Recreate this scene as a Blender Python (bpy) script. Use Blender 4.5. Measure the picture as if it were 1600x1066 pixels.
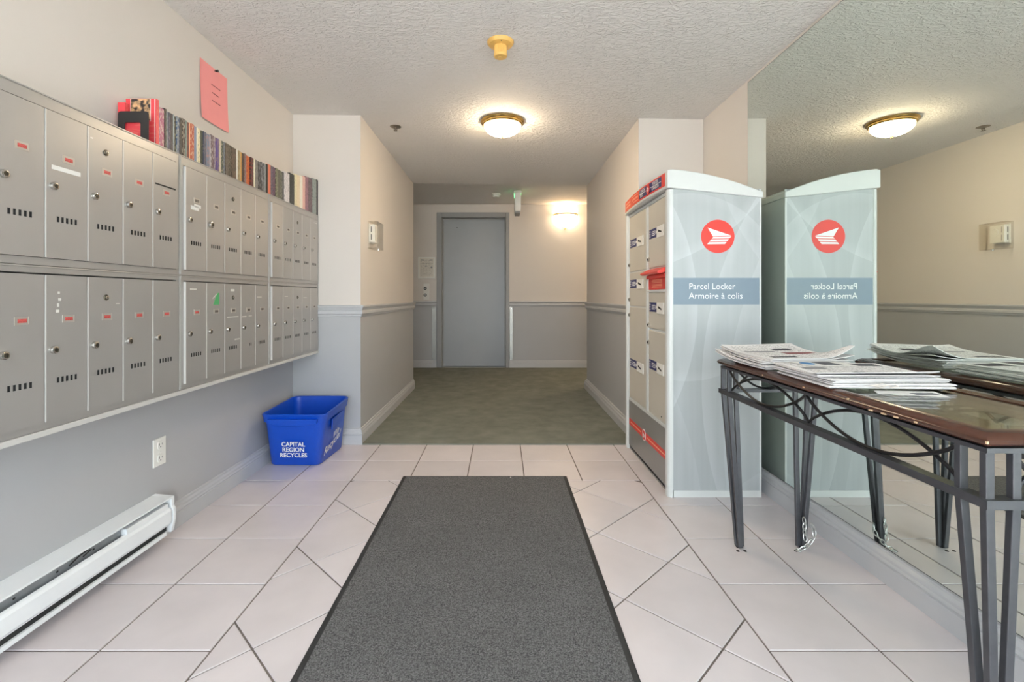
import bpy, bmesh, math, random
from mathutils import Vector, Matrix
random.seed(7)
for o in list(bpy.data.objects): bpy.data.objects.remove(o)
scn = bpy.context.scene
COL = scn.collection

# ------------------------------------------------------------------ camera
FPX, VPX, VPY = 748.0, 784.0, 464.5        # focal length and vanishing point for a 1600x1066 frame
cam = bpy.data.cameras.new('camera')
cam.sensor_width = 36.0
cam.lens = FPX / 1600 * 36
cam.shift_x = (800 - VPX) / 1600
cam.shift_y = -(533 - VPY) / 1600
cam.clip_start = 0.02
camo = bpy.data.objects.new('camera', cam)
camo.location = (0, 0, 1.0)
camo.rotation_euler = (math.pi / 2, 0, 0)
COL.objects.link(camo)
scn.camera = camo

# ------------------------------------------------------------------ light and exposure
SKY_STRENGTH = 4.6
SUN_STRENGTH = 30.0
DOME_STRENGTH = 43.0
SCONCE_STRENGTH = 9.0
w = bpy.data.worlds.new('overcast_sky')
scn.world = w
w.use_nodes = True
bg = w.node_tree.nodes['Background']
bg.inputs[0].default_value = (0.83, 0.915, 1.0, 1)
bg.inputs[1].default_value = SKY_STRENGTH
vs = scn.view_settings
vs.view_transform = 'Standard'
vs.look = 'None'
vs.exposure = 0.92
vs.gamma = 1.0
vs.use_curve_mapping = False
# high sun over the building: lights the pale paving outside the entrance, never shines in
sl = bpy.data.lights.new('sun', 'SUN'); sl.energy = SUN_STRENGTH; sl.angle = math.radians(0.6); sl.color = (1.0, 0.98, 0.97)
so = bpy.data.objects.new('sun', sl); so.rotation_euler = (math.radians(-28), math.radians(22), 0); so.location = (0, -6, 8)
COL.objects.link(so)
# daylight portal: helps the sampler find the sky through the glazed entrance behind the camera
pl = bpy.data.lights.new('entrance_portal', 'AREA')
pl.shape = 'RECTANGLE'; pl.size = 2.6; pl.size_y = 2.1
pl.cycles.is_portal = True
po = bpy.data.objects.new('entrance_portal', pl)
po.location = (-0.03, -1.13, 1.10)
po.rotation_euler = (math.pi / 2, 0, 0)
COL.objects.link(po)

# ------------------------------------------------------------------ material helpers
def srgb(r, g, b):
    f = lambda c: (c / 255 / 12.92) if c / 255 <= 0.04045 else ((c / 255 + 0.055) / 1.055) ** 2.4
    return (f(r), f(g), f(b), 1)
def nt(m): return m.node_tree.nodes, m.node_tree.links
def mat(name, col, rough=0.5, metal=0.0, noise=0.0, nscale=20.0, bump=0.0, bscale=200.0, bdist=0.002, emit=None, estr=0.0, spec=None, rand=0.0, coords='Object'):
    m = bpy.data.materials.new(name)
    m.use_nodes = True
    N, L = nt(m)
    b = N['Principled BSDF']
    b.inputs['Base Color'].default_value = col
    b.inputs['Roughness'].default_value = rough
    b.inputs['Metallic'].default_value = metal
    if spec is not None: b.inputs['Specular IOR Level'].default_value = spec
    if emit:
        b.inputs['Emission Color'].default_value = emit
        b.inputs['Emission Strength'].default_value = estr
    tc = N.new('ShaderNodeTexCoord')
    if noise > 0 or rand > 0:
        n = N.new('ShaderNodeTexNoise')
        n.inputs['Scale'].default_value = nscale
        n.inputs['Detail'].default_value = 5
        L.new(tc.outputs[coords], n.inputs['Vector'])
        mr = N.new('ShaderNodeMapRange')
        mr.inputs[1].default_value = 0.25; mr.inputs[2].default_value = 0.75
        mr.inputs[3].default_value = 1 - noise; mr.inputs[4].default_value = 1 + noise
        L.new(n.outputs['Fac'], mr.inputs[0])
        val = mr.outputs[0]
        if rand > 0:
            oi = N.new('ShaderNodeObjectInfo')
            r2 = N.new('ShaderNodeMapRange')
            r2.inputs[3].default_value = 1 - rand; r2.inputs[4].default_value = 1 + rand
            L.new(oi.outputs['Random'], r2.inputs[0])
            mm = N.new('ShaderNodeMath'); mm.operation = 'MULTIPLY'
            L.new(val, mm.inputs[0]); L.new(r2.outputs[0], mm.inputs[1])
            val = mm.outputs[0]
        vm = N.new('ShaderNodeVectorMath'); vm.operation = 'SCALE'
        vm.inputs[0].default_value = col[:3]
        L.new(val, vm.inputs['Scale'])
        L.new(vm.outputs[0], b.inputs['Base Color'])
    if bump > 0:
        n2 = N.new('ShaderNodeTexNoise')
        n2.inputs['Scale'].default_value = bscale
        n2.inputs['Detail'].default_value = 3
        L.new(tc.outputs[coords], n2.inputs['Vector'])
        bp = N.new('ShaderNodeBump')
        bp.inputs['Strength'].default_value = bump
        bp.inputs['Distance'].default_value = bdist
        L.new(n2.outputs['Fac'], bp.inputs['Height'])
        L.new(bp.outputs[0], b.inputs['Normal'])
    return m

M = {}
CREAM = srgb(217, 209, 202)
GREY = srgb(178, 178, 180)
M['cream'] = mat('cream_paint', CREAM, 0.55, noise=0.015, nscale=2, bump=0.08, bscale=120)
M['grey'] = mat('grey_paint', GREY, 0.5, noise=0.02, nscale=3, bump=0.08, bscale=120)
M['trim'] = mat('grey_trim_paint', srgb(190, 190, 192), 0.42, noise=0.02, nscale=5)
M['carpet'] = mat('green_carpet', srgb(123, 125, 115), 0.95, noise=0.22, nscale=9, bump=0.6, bscale=420, bdist=0.004)
M['tile'] = mat('pink_white_tile', srgb(218, 209, 210), 0.28, noise=0.07, nscale=5, rand=0.035, bump=0.05, bscale=30)
M['grout'] = mat('grout', srgb(124, 114, 108), 0.9, noise=0.2, nscale=30)
M['mirror'] = mat('mirror_silver', (0.80, 0.86, 0.81, 1), 0.0, 1.0)
M['edge_reflection'] = mat('edge_reflection', srgb(50, 55, 50), 0.3)  # dark colour paints the double reflection along the mirror's edge
M['bank'] = mat('silver_enamel', srgb(172, 169, 166), 0.34, 0.35, noise=0.03, nscale=6)
M['bank_dark'] = mat('mailbox_inside_shade', srgb(40, 40, 40), 0.8)  # shade inside slots and door gaps, put into a dark colour
M['shelf_and_lit_edge'] = mat('pale_shelf_and_lit_edge', srgb(205, 203, 200), 0.4, 0.1)  # shelf colour, also paints the lit line on the door edges
M['chrome'] = mat('chrome', srgb(205, 203, 198), 0.18, 1.0)
M['keyhole'] = mat('keyhole_brass', srgb(95, 88, 75), 0.35, 0.8)
M['redlab'] = mat('red_label', srgb(196, 84, 80), 0.5, noise=0.5, nscale=400)
M['darklab'] = mat('dark_label', srgb(92, 84, 78), 0.5, noise=0.6, nscale=400)
M['plate'] = mat('name_plate_frame', srgb(186, 180, 172), 0.3, 0.4)
M['white'] = mat('white_plastic', srgb(232, 230, 224), 0.4, noise=0.01)
M['whitemetal'] = mat('white_enamel', srgb(236, 238, 240), 0.35, noise=0.01)
M['paper'] = mat('white_paper', srgb(232, 230, 226), 0.8, noise=0.02)
M['black'] = mat('black_steel', srgb(44, 42, 42), 0.45, noise=0.08, nscale=60)
M['matrubber'] = mat('mat_rubber', srgb(48, 48, 48), 0.7, noise=0.1, nscale=80)
M['pink'] = mat('pink_paper', srgb(250, 160, 158), 0.8, noise=0.02)
M['ink'] = mat('grey_ink', srgb(150, 80, 82), 0.8)
M['blue'] = mat('blue_plastic', srgb(12, 78, 196), 0.36, noise=0.03, nscale=30)
M['textwhite'] = mat('white_print', srgb(240, 240, 240), 0.5)
M['brass'] = mat('polished_brass', srgb(214, 180, 110), 0.22, 1.0)
M['yellow'] = mat('aged_yellow_plastic', srgb(232, 186, 104), 0.45, noise=0.05, nscale=40)
M['lockerwhite'] = mat('locker_white', srgb(211, 213, 211), 0.3, noise=0.01)
M['lockerdoor'] = mat('locker_door_enamel', srgb(200, 194, 182), 0.38, noise=0.015, nscale=8)
M['kick'] = mat('locker_kick_metal', srgb(150, 150, 148), 0.35, 0.3, noise=0.04, nscale=12)
M['red'] = mat('sign_red', srgb(226, 62, 52), 0.38)
M['orange'] = mat('sign_orange', srgb(228, 84, 50), 0.4)
M['navy'] = mat('sign_navy', srgb(38, 42, 104), 0.4)
M['pale_orange'] = mat('sign_pale_print', srgb(250, 170, 140), 0.5)
M['band'] = mat('locker_band', srgb(124, 140, 154), 0.35, noise=0.03, nscale=10)
M['iron'] = mat('gunmetal_iron', srgb(84, 84, 88), 0.38, 0.55, noise=0.12, nscale=40)
M['darkiron'] = mat('black_iron_rod', srgb(40, 39, 40), 0.4, 0.4)
M['wood'] = mat('mahogany', srgb(74, 43, 31), 0.2, noise=0.15, nscale=30)
M['woodchip'] = mat('bare_wood_chip', srgb(205, 175, 140), 0.7)
M['mirror_rim_reflection'] = M['edge_reflection']
M['door'] = mat('grey_door_paint', srgb(164, 168, 173), 0.38, noise=0.02, nscale=4)
M['frame'] = mat('grey_door_frame', srgb(152, 152, 152), 0.42, noise=0.02)
M['steel'] = mat('brushed_steel', srgb(170, 168, 162), 0.42, 1.0, noise=0.05, nscale=15)
M['element'] = mat('heater_element', srgb(150, 155, 158), 0.4, 0.5, noise=0.15, nscale=20)
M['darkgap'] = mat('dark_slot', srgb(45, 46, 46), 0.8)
M['sprinkler'] = mat('sprinkler_metal', srgb(140, 132, 122), 0.35, 0.8)
M['chain'] = mat('galvanised_chain', srgb(196, 196, 192), 0.3, 0.8)
M['green'] = mat('exit_green', srgb(80, 190, 110), 0.4, emit=(0.2, 1, 0.35, 1), estr=2.0)
M['concrete'] = mat('outdoor_concrete', srgb(176, 174, 170), 0.9, noise=0.1, nscale=3)
M['alu'] = mat('entrance_aluminium', srgb(150, 148, 145), 0.4, 0.6)
M['pages'] = mat('book_pages', srgb(222, 210, 186), 0.85, noise=0.06, nscale=200)
M['sticker_green'] = mat('green_sticker', srgb(84, 168, 108), 0.5)
M['scuff'] = mat('pale_scuff', srgb(222, 220, 214), 0.7)
M['twine'] = mat('white_twine', srgb(226, 216, 208), 0.9)
M['hole'] = mat('drilled_hole', srgb(60, 50, 46), 0.9)

# ceiling: trowelled swirl texture
def ceiling_mat():
    m = mat('trowelled_ceiling', srgb(228, 224, 221), 0.8)
    N, L = nt(m); b = N['Principled BSDF']
    tc = N.new('ShaderNodeTexCoord')
    n = N.new('ShaderNodeTexNoise'); n.inputs['Scale'].default_value = 34; n.inputs['Detail'].default_value = 3.5; n.inputs['Distortion'].default_value = 1.6
    mp = N.new('ShaderNodeMapping'); mp.inputs['Scale'].default_value = (0.75, 1.35, 1)
    L.new(tc.outputs['Object'], mp.inputs[0]); L.new(mp.outputs[0], n.inputs['Vector'])
    rp = N.new('ShaderNodeValToRGB'); rp.color_ramp.elements[0].position = 0.40; rp.color_ramp.elements[1].position = 0.62
    L.new(n.outputs['Fac'], rp.inputs[0])
    bp = N.new('ShaderNodeBump'); bp.inputs['Strength'].default_value = 0.75; bp.inputs['Distance'].default_value = 0.005
    L.new(rp.outputs[0], bp.inputs['Height']); L.new(bp.outputs[0], b.inputs['Normal'])
    return m
M['ceiling'] = ceiling_mat()

def mat_carpet_mat():
    m = mat('charcoal_mat_pile', srgb(92, 91, 91), 0.97)
    N, L = nt(m); b = N['Principled BSDF']
    tc = N.new('ShaderNodeTexCoord')
    n = N.new('ShaderNodeTexNoise'); n.inputs['Scale'].default_value = 260; n.inputs['Detail'].default_value = 4
    L.new(tc.outputs['Object'], n.inputs['Vector'])
    n3 = N.new('ShaderNodeTexNoise'); n3.inputs['Scale'].default_value = 5; n3.inputs['Detail'].default_value = 3
    L.new(tc.outputs['Object'], n3.inputs['Vector'])
    rp = N.new('ShaderNodeValToRGB')
    rp.color_ramp.elements[0].position = 0.32; rp.color_ramp.elements[0].color = srgb(62, 62, 62)
    rp.color_ramp.elements[1].position = 0.70; rp.color_ramp.elements[1].color = srgb(138, 137, 137)
    L.new(n.outputs['Fac'], rp.inputs[0])
    mx = N.new('ShaderNodeMix'); mx.data_type = 'RGBA'; mx.blend_type = 'MULTIPLY'; mx.inputs[0].default_value = 0.25
    L.new(rp.outputs[0], mx.inputs[6]); L.new(n3.outputs['Fac'], mx.inputs[7]); L.new(mx.outputs[2], b.inputs['Base Color'])
    bp = N.new('ShaderNodeBump'); bp.inputs['Strength'].default_value = 0.8; bp.inputs['Distance'].default_value = 0.004
    L.new(n.outputs['Fac'], bp.inputs['Height']); L.new(bp.outputs[0], b.inputs['Normal'])
    return m
M['pile'] = mat_carpet_mat()

def glass_mat(name, tint, refl=0.08, rough=0.02, alpha=0.92):
    m = bpy.data.materials.new(name); m.use_nodes = True
    N, L = nt(m)
    for n in list(N):
        if n.type == 'BSDF_PRINCIPLED': N.remove(n)
    out = [n for n in N if n.type == 'OUTPUT_MATERIAL'][0]
    t = N.new('ShaderNodeBsdfTransparent'); t.inputs[0].default_value = tint
    g = N.new('ShaderNodeBsdfGlossy'); g.inputs['Roughness'].default_value = rough
    lw = N.new('ShaderNodeLayerWeight'); lw.inputs[0].default_value = 0.5
    p5 = N.new('ShaderNodeMath'); p5.operation = 'POWER'; p5.inputs[1].default_value = 5; L.new(lw.outputs['Facing'], p5.inputs[0])
    fr = N.new('ShaderNodeMath'); fr.operation = 'MULTIPLY_ADD'; fr.inputs[1].default_value = 0.94; fr.inputs[2].default_value = refl * 0.5; L.new(p5.outputs[0], fr.inputs[0])
    mx = N.new('ShaderNodeMixShader')
    L.new(fr.outputs[0], mx.inputs[0]); L.new(t.outputs[0], mx.inputs[1]); L.new(g.outputs[0], mx.inputs[2])
    L.new(mx.outputs[0], out.inputs[0])
    return m
M['glass'] = glass_mat('clear_glass', (0.97, 0.98, 0.97, 1))
M['tableglass'] = glass_mat('table_glass', (0.78, 0.84, 0.76, 1))
M['acrylic'] = glass_mat('clear_acrylic', (0.985, 0.98, 0.965, 1))

def lamp_glass(name, strength, col=(1.0, 0.80, 0.54, 1)):
    return mat(name, srgb(255, 244, 225), 0.3, emit=col, estr=strength)
M['dome'] = lamp_glass('frosted_dome_glass', DOME_STRENGTH)
M['sconce'] = lamp_glass('frosted_sconce_glass', SCONCE_STRENGTH)

def print_mat(name, paper, blocks, text=(0.0, 0.0), lines=38, inkcol=(0.12, 0.12, 0.12, 1), dens=0.5):
    """flat print on paper: UV rectangles (u0,v0,u1,v1,colour) and broken rows of type inside u/v margins"""
    m = mat(name, paper, 0.8)
    N, L = nt(m); b = N['Principled BSDF']
    tc = N.new('ShaderNodeTexCoord')
    sp = N.new('ShaderNodeSeparateXYZ'); L.new(tc.outputs['UV'], sp.inputs[0])
    def math_(op, a, bb):
        n = N.new('ShaderNodeMath'); n.operation = op
        for i, v in enumerate((a, bb)):
            if isinstance(v, (int, float)): n.inputs[i].default_value = v
            else: L.new(v, n.inputs[i])
        return n.outputs[0]
    cur = None
    mp = N.new('ShaderNodeMapping'); mp.inputs['Scale'].default_value = (42, lines, 1); L.new(tc.outputs['UV'], mp.inputs[0])
    no = N.new('ShaderNodeTexNoise'); no.inputs['Scale'].default_value = 1.0; no.inputs['Detail'].default_value = 1.5
    L.new(mp.outputs[0], no.inputs['Vector'])
    t1 = math_('GREATER_THAN', no.outputs['Fac'], 1 - dens)
    fr = math_('FRACT', math_('MULTIPLY', sp.outputs[1], lines), 0)
    t2 = math_('LESS_THAN', fr, 0.5)
    u, v = text
    t3 = math_('MULTIPLY', math_('GREATER_THAN', sp.outputs[0], u), math_('LESS_THAN', sp.outputs[0], 1 - u))
    t4 = math_('MULTIPLY', math_('GREATER_THAN', sp.outputs[1], v), math_('LESS_THAN', sp.outputs[1], 1 - v))
    colgap = math_('LESS_THAN', math_('FRACT', math_('MULTIPLY', sp.outputs[0], 5), 0), 0.9)
    mask = math_('MULTIPLY', math_('MULTIPLY', t1, t2), math_('MULTIPLY', math_('MULTIPLY', t3, t4), colgap))
    mask = math_('MULTIPLY', mask, 0.6)
    mx = N.new('ShaderNodeMix'); mx.data_type = 'RGBA'
    L.new(mask, mx.inputs[0]); mx.inputs[6].default_value = paper; mx.inputs[7].default_value = inkcol
    cur = mx.outputs[2]
    for (u0, v0, u1, v1, c) in blocks:
        k = math_('MULTIPLY', math_('MULTIPLY', math_('GREATER_THAN', sp.outputs[0], u0), math_('LESS_THAN', sp.outputs[0], u1)),
                  math_('MULTIPLY', math_('GREATER_THAN', sp.outputs[1], v0), math_('LESS_THAN', sp.outputs[1], v1)))
        m2 = N.new('ShaderNodeMix'); m2.data_type = 'RGBA'
        L.new(k, m2.inputs[0]); L.new(cur, m2.inputs[6]); m2.inputs[7].default_value = c
        cur = m2.outputs[2]
    L.new(cur, b.inputs['Base Color'])
    return m

def locker_art():
    """printed laminate: overlapping pale sweeping arcs"""
    m = mat('locker_laminate', srgb(196, 204, 208), 0.3)
    N, L = nt(m); b = N['Principled BSDF']
    tc = N.new('ShaderNodeTexCoord')
    sp = N.new('ShaderNodeSeparateXYZ'); L.new(tc.outputs['UV'], sp.inputs[0])
    def mth(op, a, c):
        n = N.new('ShaderNodeMath'); n.operation = op
        for i, v in enumerate((a, c)):
            if v is None: continue
            if isinstance(v, (int, float)): n.inputs[i].default_value = v
            else: L.new(v, n.inputs[i])
        return n.outputs[0]
    total = None
    # (cx, cy, r, fill gain, line gain) in metres from the lower left corner of the panel
    arcs = [(-0.95, 0.95, 1.10, 0.05, 0.16), (1.45, 1.95, 1.25, -0.06, 0.12), (-0.30, 2.10, 0.98, 0.05, 0.14),
            (0.95, -0.75, 1.00, -0.05, 0.12), (1.95, 0.55, 1.78, 0.06, 0.14), (-1.6, -0.2, 1.78, -0.05, 0.10), (2.6, 0.3, 2.32, 0.04, 0.10), (0.1, 1.05, 0.47, 0.04, 0.10)]
    for cx, cy, r, fg, lg in arcs:
        dx = mth('SUBTRACT', sp.outputs[0], cx); dy = mth('SUBTRACT', sp.outputs[1], cy)
        d = mth('SQRT', mth('ADD', mth('MULTIPLY', dx, dx), mth('MULTIPLY', dy, dy)), None)
        e = mth('SUBTRACT', d, r)
        inside = mth('MULTIPLY', mth('LESS_THAN', e, 0.0), fg * 0.5)
        fall = N.new('ShaderNodeMapRange'); fall.inputs[1].default_value = 0; fall.inputs[2].default_value = -0.055
        fall.inputs[3].default_value = 1; fall.inputs[4].default_value = 0
        L.new(e, fall.inputs[0])
        glow = mth('MULTIPLY', mth('MULTIPLY', mth('LESS_THAN', e, 0.0), fall.outputs[0]), lg)
        s = mth('ADD', inside, glow)
        total = s if total is None else mth('ADD', total, s)
    # fine vertical veil
    mp = N.new('ShaderNodeMapping'); mp.inputs['Scale'].default_value = (26, 0.5, 1); L.new(tc.outputs['UV'], mp.inputs[0])
    no = N.new('ShaderNodeTexNoise'); no.inputs['Scale'].default_value = 1; no.inputs['Detail'].default_value = 2; L.new(mp.outputs[0], no.inputs['Vector'])
    veil = mth('MULTIPLY', mth('SUBTRACT', no.outputs['Fac'], 0.5), 0.22)
    total = mth('ADD', total, veil)
    fac = mth('ADD', 1.0, total)
    vm = N.new('ShaderNodeVectorMath'); vm.operation = 'SCALE'
    vm.inputs[0].default_value = srgb(170, 174, 175)[:3]
    L.new(fac, vm.inputs['Scale']); L.new(vm.outputs[0], b.inputs['Base Color'])
    return m
M['art'] = locker_art()

def book_mat(i, c, acc, amt):
    m = mat('book_cover_%d' % i, srgb(*c), 0.4)
    N, L = nt(m); b = N['Principled BSDF']
    tc = N.new('ShaderNodeTexCoord')
    mp = N.new('ShaderNodeMapping'); mp.inputs['Scale'].default_value = (25, 330, 75); mp.inputs['Location'].default_value = (i * 3.1, i * 1.7, i * 2.3)
    L.new(tc.outputs['Object'], mp.inputs[0])
    no = N.new('ShaderNodeTexNoise'); no.inputs['Scale'].default_value = 1; no.inputs['Detail'].default_value = 2; L.new(mp.outputs[0], no.inputs['Vector'])
    rp = N.new('ShaderNodeValToRGB'); rp.color_ramp.elements[0].position = 0.56 - amt * 0.15; rp.color_ramp.elements[1].position = 0.62 - amt * 0.1
    L.new(no.outputs['Fac'], rp.inputs[0])
    mx = N.new('ShaderNodeMix'); mx.data_type = 'RGBA'
    mf = N.new('ShaderNodeMath'); mf.operation = 'MULTIPLY'; mf.inputs[1].default_value = 0.6
    L.new(rp.outputs[0], mf.inputs[0]); L.new(mf.outputs[0], mx.inputs[0]); mx.inputs[6].default_value = srgb(*c); mx.inputs[7].default_value = srgb(*acc)
    L.new(mx.outputs[2], b.inputs['Base Color'])
    return m

# ------------------------------------------------------------------ mesh helpers
def worg(o):
    v = Vector((0, 0, 0))
    while o is not None:
        v = v + o.location; o = o.parent
    return v
def tag(o, label=None, cat=None, group=None, kind=None):
    if label: o['label'] = label
    if cat: o['category'] = cat
    if group: o['group'] = group
    if kind: o['kind'] = kind
    return o
def thing(name, loc, label, cat, group=None):
    o = bpy.data.objects.new(name, None); o.empty_display_size = 0.05
    o.location = loc; COL.objects.link(o)
    return tag(o, label, cat, group)

class MB:
    def __init__(s): s.v = []; s.f = []; s.m = []; s.uv = {}
    def add(s, vs_, fs, mi=0):
        o = len(s.v); s.v += [Vector(p) for p in vs_]
        for f in fs: s.f.append([i + o for i in f]); s.m.append(mi)
        return s
    def box(s, x0, x1, y0, y1, z0, z1, mi=0):
        p = [(x0, y0, z0), (x1, y0, z0), (x1, y1, z0), (x0, y1, z0), (x0, y0, z1), (x1, y0, z1), (x1, y1, z1), (x0, y1, z1)]
        return s.add(p, [(0, 3, 2, 1), (4, 5, 6, 7), (0, 1, 5, 4), (1, 2, 6, 5), (2, 3, 7, 6), (3, 0, 4, 7)], mi)
    def hexa(s, bot, top, mi=0):
        return s.add(list(bot) + list(top), [(0, 3, 2, 1), (4, 5, 6, 7), (0, 1, 5, 4), (1, 2, 6, 5), (2, 3, 7, 6), (3, 0, 4, 7)], mi)
    def loft(s, rings, mi=0, cap0=True, cap1=True, closed=True):
        n = len(rings[0]); vs_ = [p for r in rings for p in r]; fs = []
        for k in range(len(rings) - 1):
            for i in range(n if closed else n - 1):
                j = (i + 1) % n
                fs.append((k * n + i, k * n + j, (k + 1) * n + j, (k + 1) * n + i))
        if cap0: fs.append(tuple(reversed(range(n))))
        if cap1: fs.append(tuple((len(rings) - 1) * n + i for i in range(n)))
        return s.add(vs_, fs, mi)
    def tube(s, pts, r, n=8, mi=0, closed=False):
        pts = [Vector(p) for p in pts]; rings = []; prev = None
        N_ = len(pts)
        for i, p in enumerate(pts):
            if closed: t = pts[(i + 1) % N_] - pts[i - 1]
            else: t = pts[min(i + 1, N_ - 1)] - pts[max(i - 1, 0)]
            t.normalize()
            if prev is None:
                a = Vector((0, 0, 1)) if abs(t.z) < 0.9 else Vector((1, 0, 0))
                u = t.cross(a).normalized()
            else: u = (prev - t * prev.dot(t)).normalized()
            prev = u; w_ = t.cross(u)
            rr = r[i] if isinstance(r, (list, tuple)) else r
            rings.append([p + (u * math.cos(2 * math.pi * k / n) + w_ * math.sin(2 * math.pi * k / n)) * rr for k in range(n)])
        if closed: rings.append(rings[0]); return s.loft(rings, mi, False, False)
        return s.loft(rings, mi)
    def bar(s, pts, w_, d_, mi=0, side=Vector((1, 0, 0))):
        """flat rectangular bar along pts; side = approximate width direction"""
        pts = [Vector(p) for p in pts]; rings = []
        for i, p in enumerate(pts):
            t = (pts[min(i + 1, len(pts) - 1)] - pts[max(i - 1, 0)]).normalized()
            u = (side - t * side.dot(t)).normalized(); v = t.cross(u)
            rings.append([p + u * w_ / 2 * a + v * d_ / 2 * b for a, b in ((-1, -1), (1, -1), (1, 1), (-1, 1))])
        return s.loft(rings, mi)
    def lathe(s, prof, c, n=32, mi=0, axis='z', a0=0, a1=2 * math.pi, caps=True):
        full = abs(a1 - a0 - 2 * math.pi) < 1e-6
        k = n if full else n + 1
        rings = []
        for r, h in prof:
            ring = []
            for i in range(k):
                a = a0 + (a1 - a0) * i / n
                x, y = r * math.cos(a), r * math.sin(a)
                if axis == 'z': ring.append((c[0] + x, c[1] + y, c[2] + h))
                elif axis == 'x': ring.append((c[0] + h, c[1] + x, c[2] + y))
                else: ring.append((c[0] + x, c[1] + h, c[2] + y))
            rings.append(ring)
        return s.loft(rings, mi, caps and full, caps and full, full)
    def rectsweep(s, x0, x1, y0, y1, prof, mi=0):
        """profile (out, z) swept round a rectangle with mitred corners"""
        rings = [[(x0 - o, y0 - o, z), (x1 + o, y0 - o, z), (x1 + o, y1 + o, z), (x0 - o, y1 + o, z)] for o, z in prof]
        rings.append(rings[0])
        return s.loft(rings, mi, False, False)
    def path(s, pts, prof, mi=0):
        """profile (out, z) swept along plan polyline, out = to the right of travel, mitred"""
        P = [Vector((p[0], p[1])) for p in pts]; sec = []
        for i, p in enumerate(P):
            d0 = (P[i] - P[i - 1]).normalized() if i > 0 else None
            d1 = (P[i + 1] - P[i]).normalized() if i < len(P) - 1 else None
            n0 = Vector((d0.y, -d0.x)) if d0 is not None else None
            n1 = Vector((d1.y, -d1.x)) if d1 is not None else None
            if n0 is None: b_ = n1
            elif n1 is None: b_ = n0
            else:
                b_ = (n0 + n1); b_ = b_ / (b_.dot(n0))
            sec.append([(p.x + b_.x * o, p.y + b_.y * o, z) for o, z in prof])
        return s.loft(sec, mi, True, True, True)
    def build(s, name, mats, parent=None, smooth=False, bevel=0.0, seg=2, local=False, uvs=None, recalc=True):
        if not isinstance(mats, (list, tuple)): mats = [mats]
        me = bpy.data.meshes.new(name)
        if parent is not None: org = worg(parent) if not local else Vector((0, 0, 0))
        elif local: org = Vector((0, 0, 0))
        else:
            lo = [min(v[i] for v in s.v) for i in range(3)]; hi = [max(v[i] for v in s.v) for i in range(3)]
            org = Vector(((lo[0] + hi[0]) / 2, (lo[1] + hi[1]) / 2, lo[2]))
        me.from_pydata([tuple(v - org) for v in s.v], [], s.f)
        for m_ in mats: me.materials.append(M[m_] if isinstance(m_, str) else m_)
        for p, mi in zip(me.polygons, s.m): p.material_index = mi; p.use_smooth = smooth
        if uvs is not None:
            ul = me.uv_layers.new(name='UVMap')
            for lp in me.loops:
                ul.data[lp.index].uv = uvs(s.v[lp.vertex_index])
        if recalc:
            bm = bmesh.new(); bm.from_mesh(me); bmesh.ops.recalc_face_normals(bm, faces=bm.faces[:]); bm.to_mesh(me); bm.free()
        o = bpy.data.objects.new(name, me); COL.objects.link(o)
        if parent is not None: o.parent = parent
        elif not local: o.location = org
        if bevel > 0:
            b = o.modifiers.new('bevel', 'BEVEL'); b.width = bevel; b.segments = seg; b.limit_method = 'ANGLE'; b.angle_limit = math.radians(40)
        if smooth:
            try: me.set_sharp_from_angle(angle=math.radians(40))
            except Exception: pass
        return o

def inst(src, parent, loc, name=None):
    c = src.copy(); COL.objects.link(c)
    c.parent = parent; c.location = loc
    if name: c.name = name
    return c

FONT_CACHE = {}
def text(s, size, origin, right, up, m, parent, name='lettering', align='LEFT', bold=0.0, shear=0.0, sx=1.0):
    """flat lettering lying on a surface: origin = left baseline, right/up = unit vectors on the surface"""
    cu = bpy.data.curves.new('t', 'FONT'); cu.body = s; cu.size = size; cu.align_x = align; cu.offset = bold; cu.shear = shear
    cu.resolution_u = 3
    to = bpy.data.objects.new('t', cu); COL.objects.link(to)
    me = bpy.data.meshes.new_from_object(to.evaluated_get(bpy.context.evaluated_depsgraph_get()))
    bpy.data.objects.remove(to); bpy.data.curves.remove(cu)
    right = Vector(right).normalized(); up = Vector(up).normalized(); og = Vector(origin) - worg(parent)
    for v in me.vertices: v.co = og + right * v.co.x * sx + up * v.co.y
    me.materials.clear(); me.materials.append(M[m]); me.name = name
    o = bpy.data.objects.new(name, me); COL.objects.link(o); o.parent = parent
    return o

def arc(c, r, a0, a1, n): return [(c[0] + r * math.cos(a0 + (a1 - a0) * i / n), c[1] + r * math.sin(a0 + (a1 - a0) * i / n)) for i in range(n + 1)]
def rrect2(x0, x1, y0, y1, r, n=5):
    P = math.pi
    return arc((x1 - r, y1 - r), r, 0, P / 2, n) + arc((x0 + r, y1 - r), r, P / 2, P, n) + arc((x0 + r, y0 + r), r, P, 1.5 * P, n) + arc((x1 - r, y0 + r), r, 1.5 * P, 2 * P, n)
def clip(poly, nx, ny, c):
    out = []
    for i in range(len(poly)):
        a, b = poly[i], poly[(i + 1) % len(poly)]
        da, db = a[0] * nx + a[1] * ny - c, b[0] * nx + b[1] * ny - c
        if da <= 0: out.append(a)
        if (da < 0 < db) or (db < 0 < da):
            t = da / (da - db); out.append((a[0] + (b[0] - a[0]) * t, a[1] + (b[1] - a[1]) * t))
    return out
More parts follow.
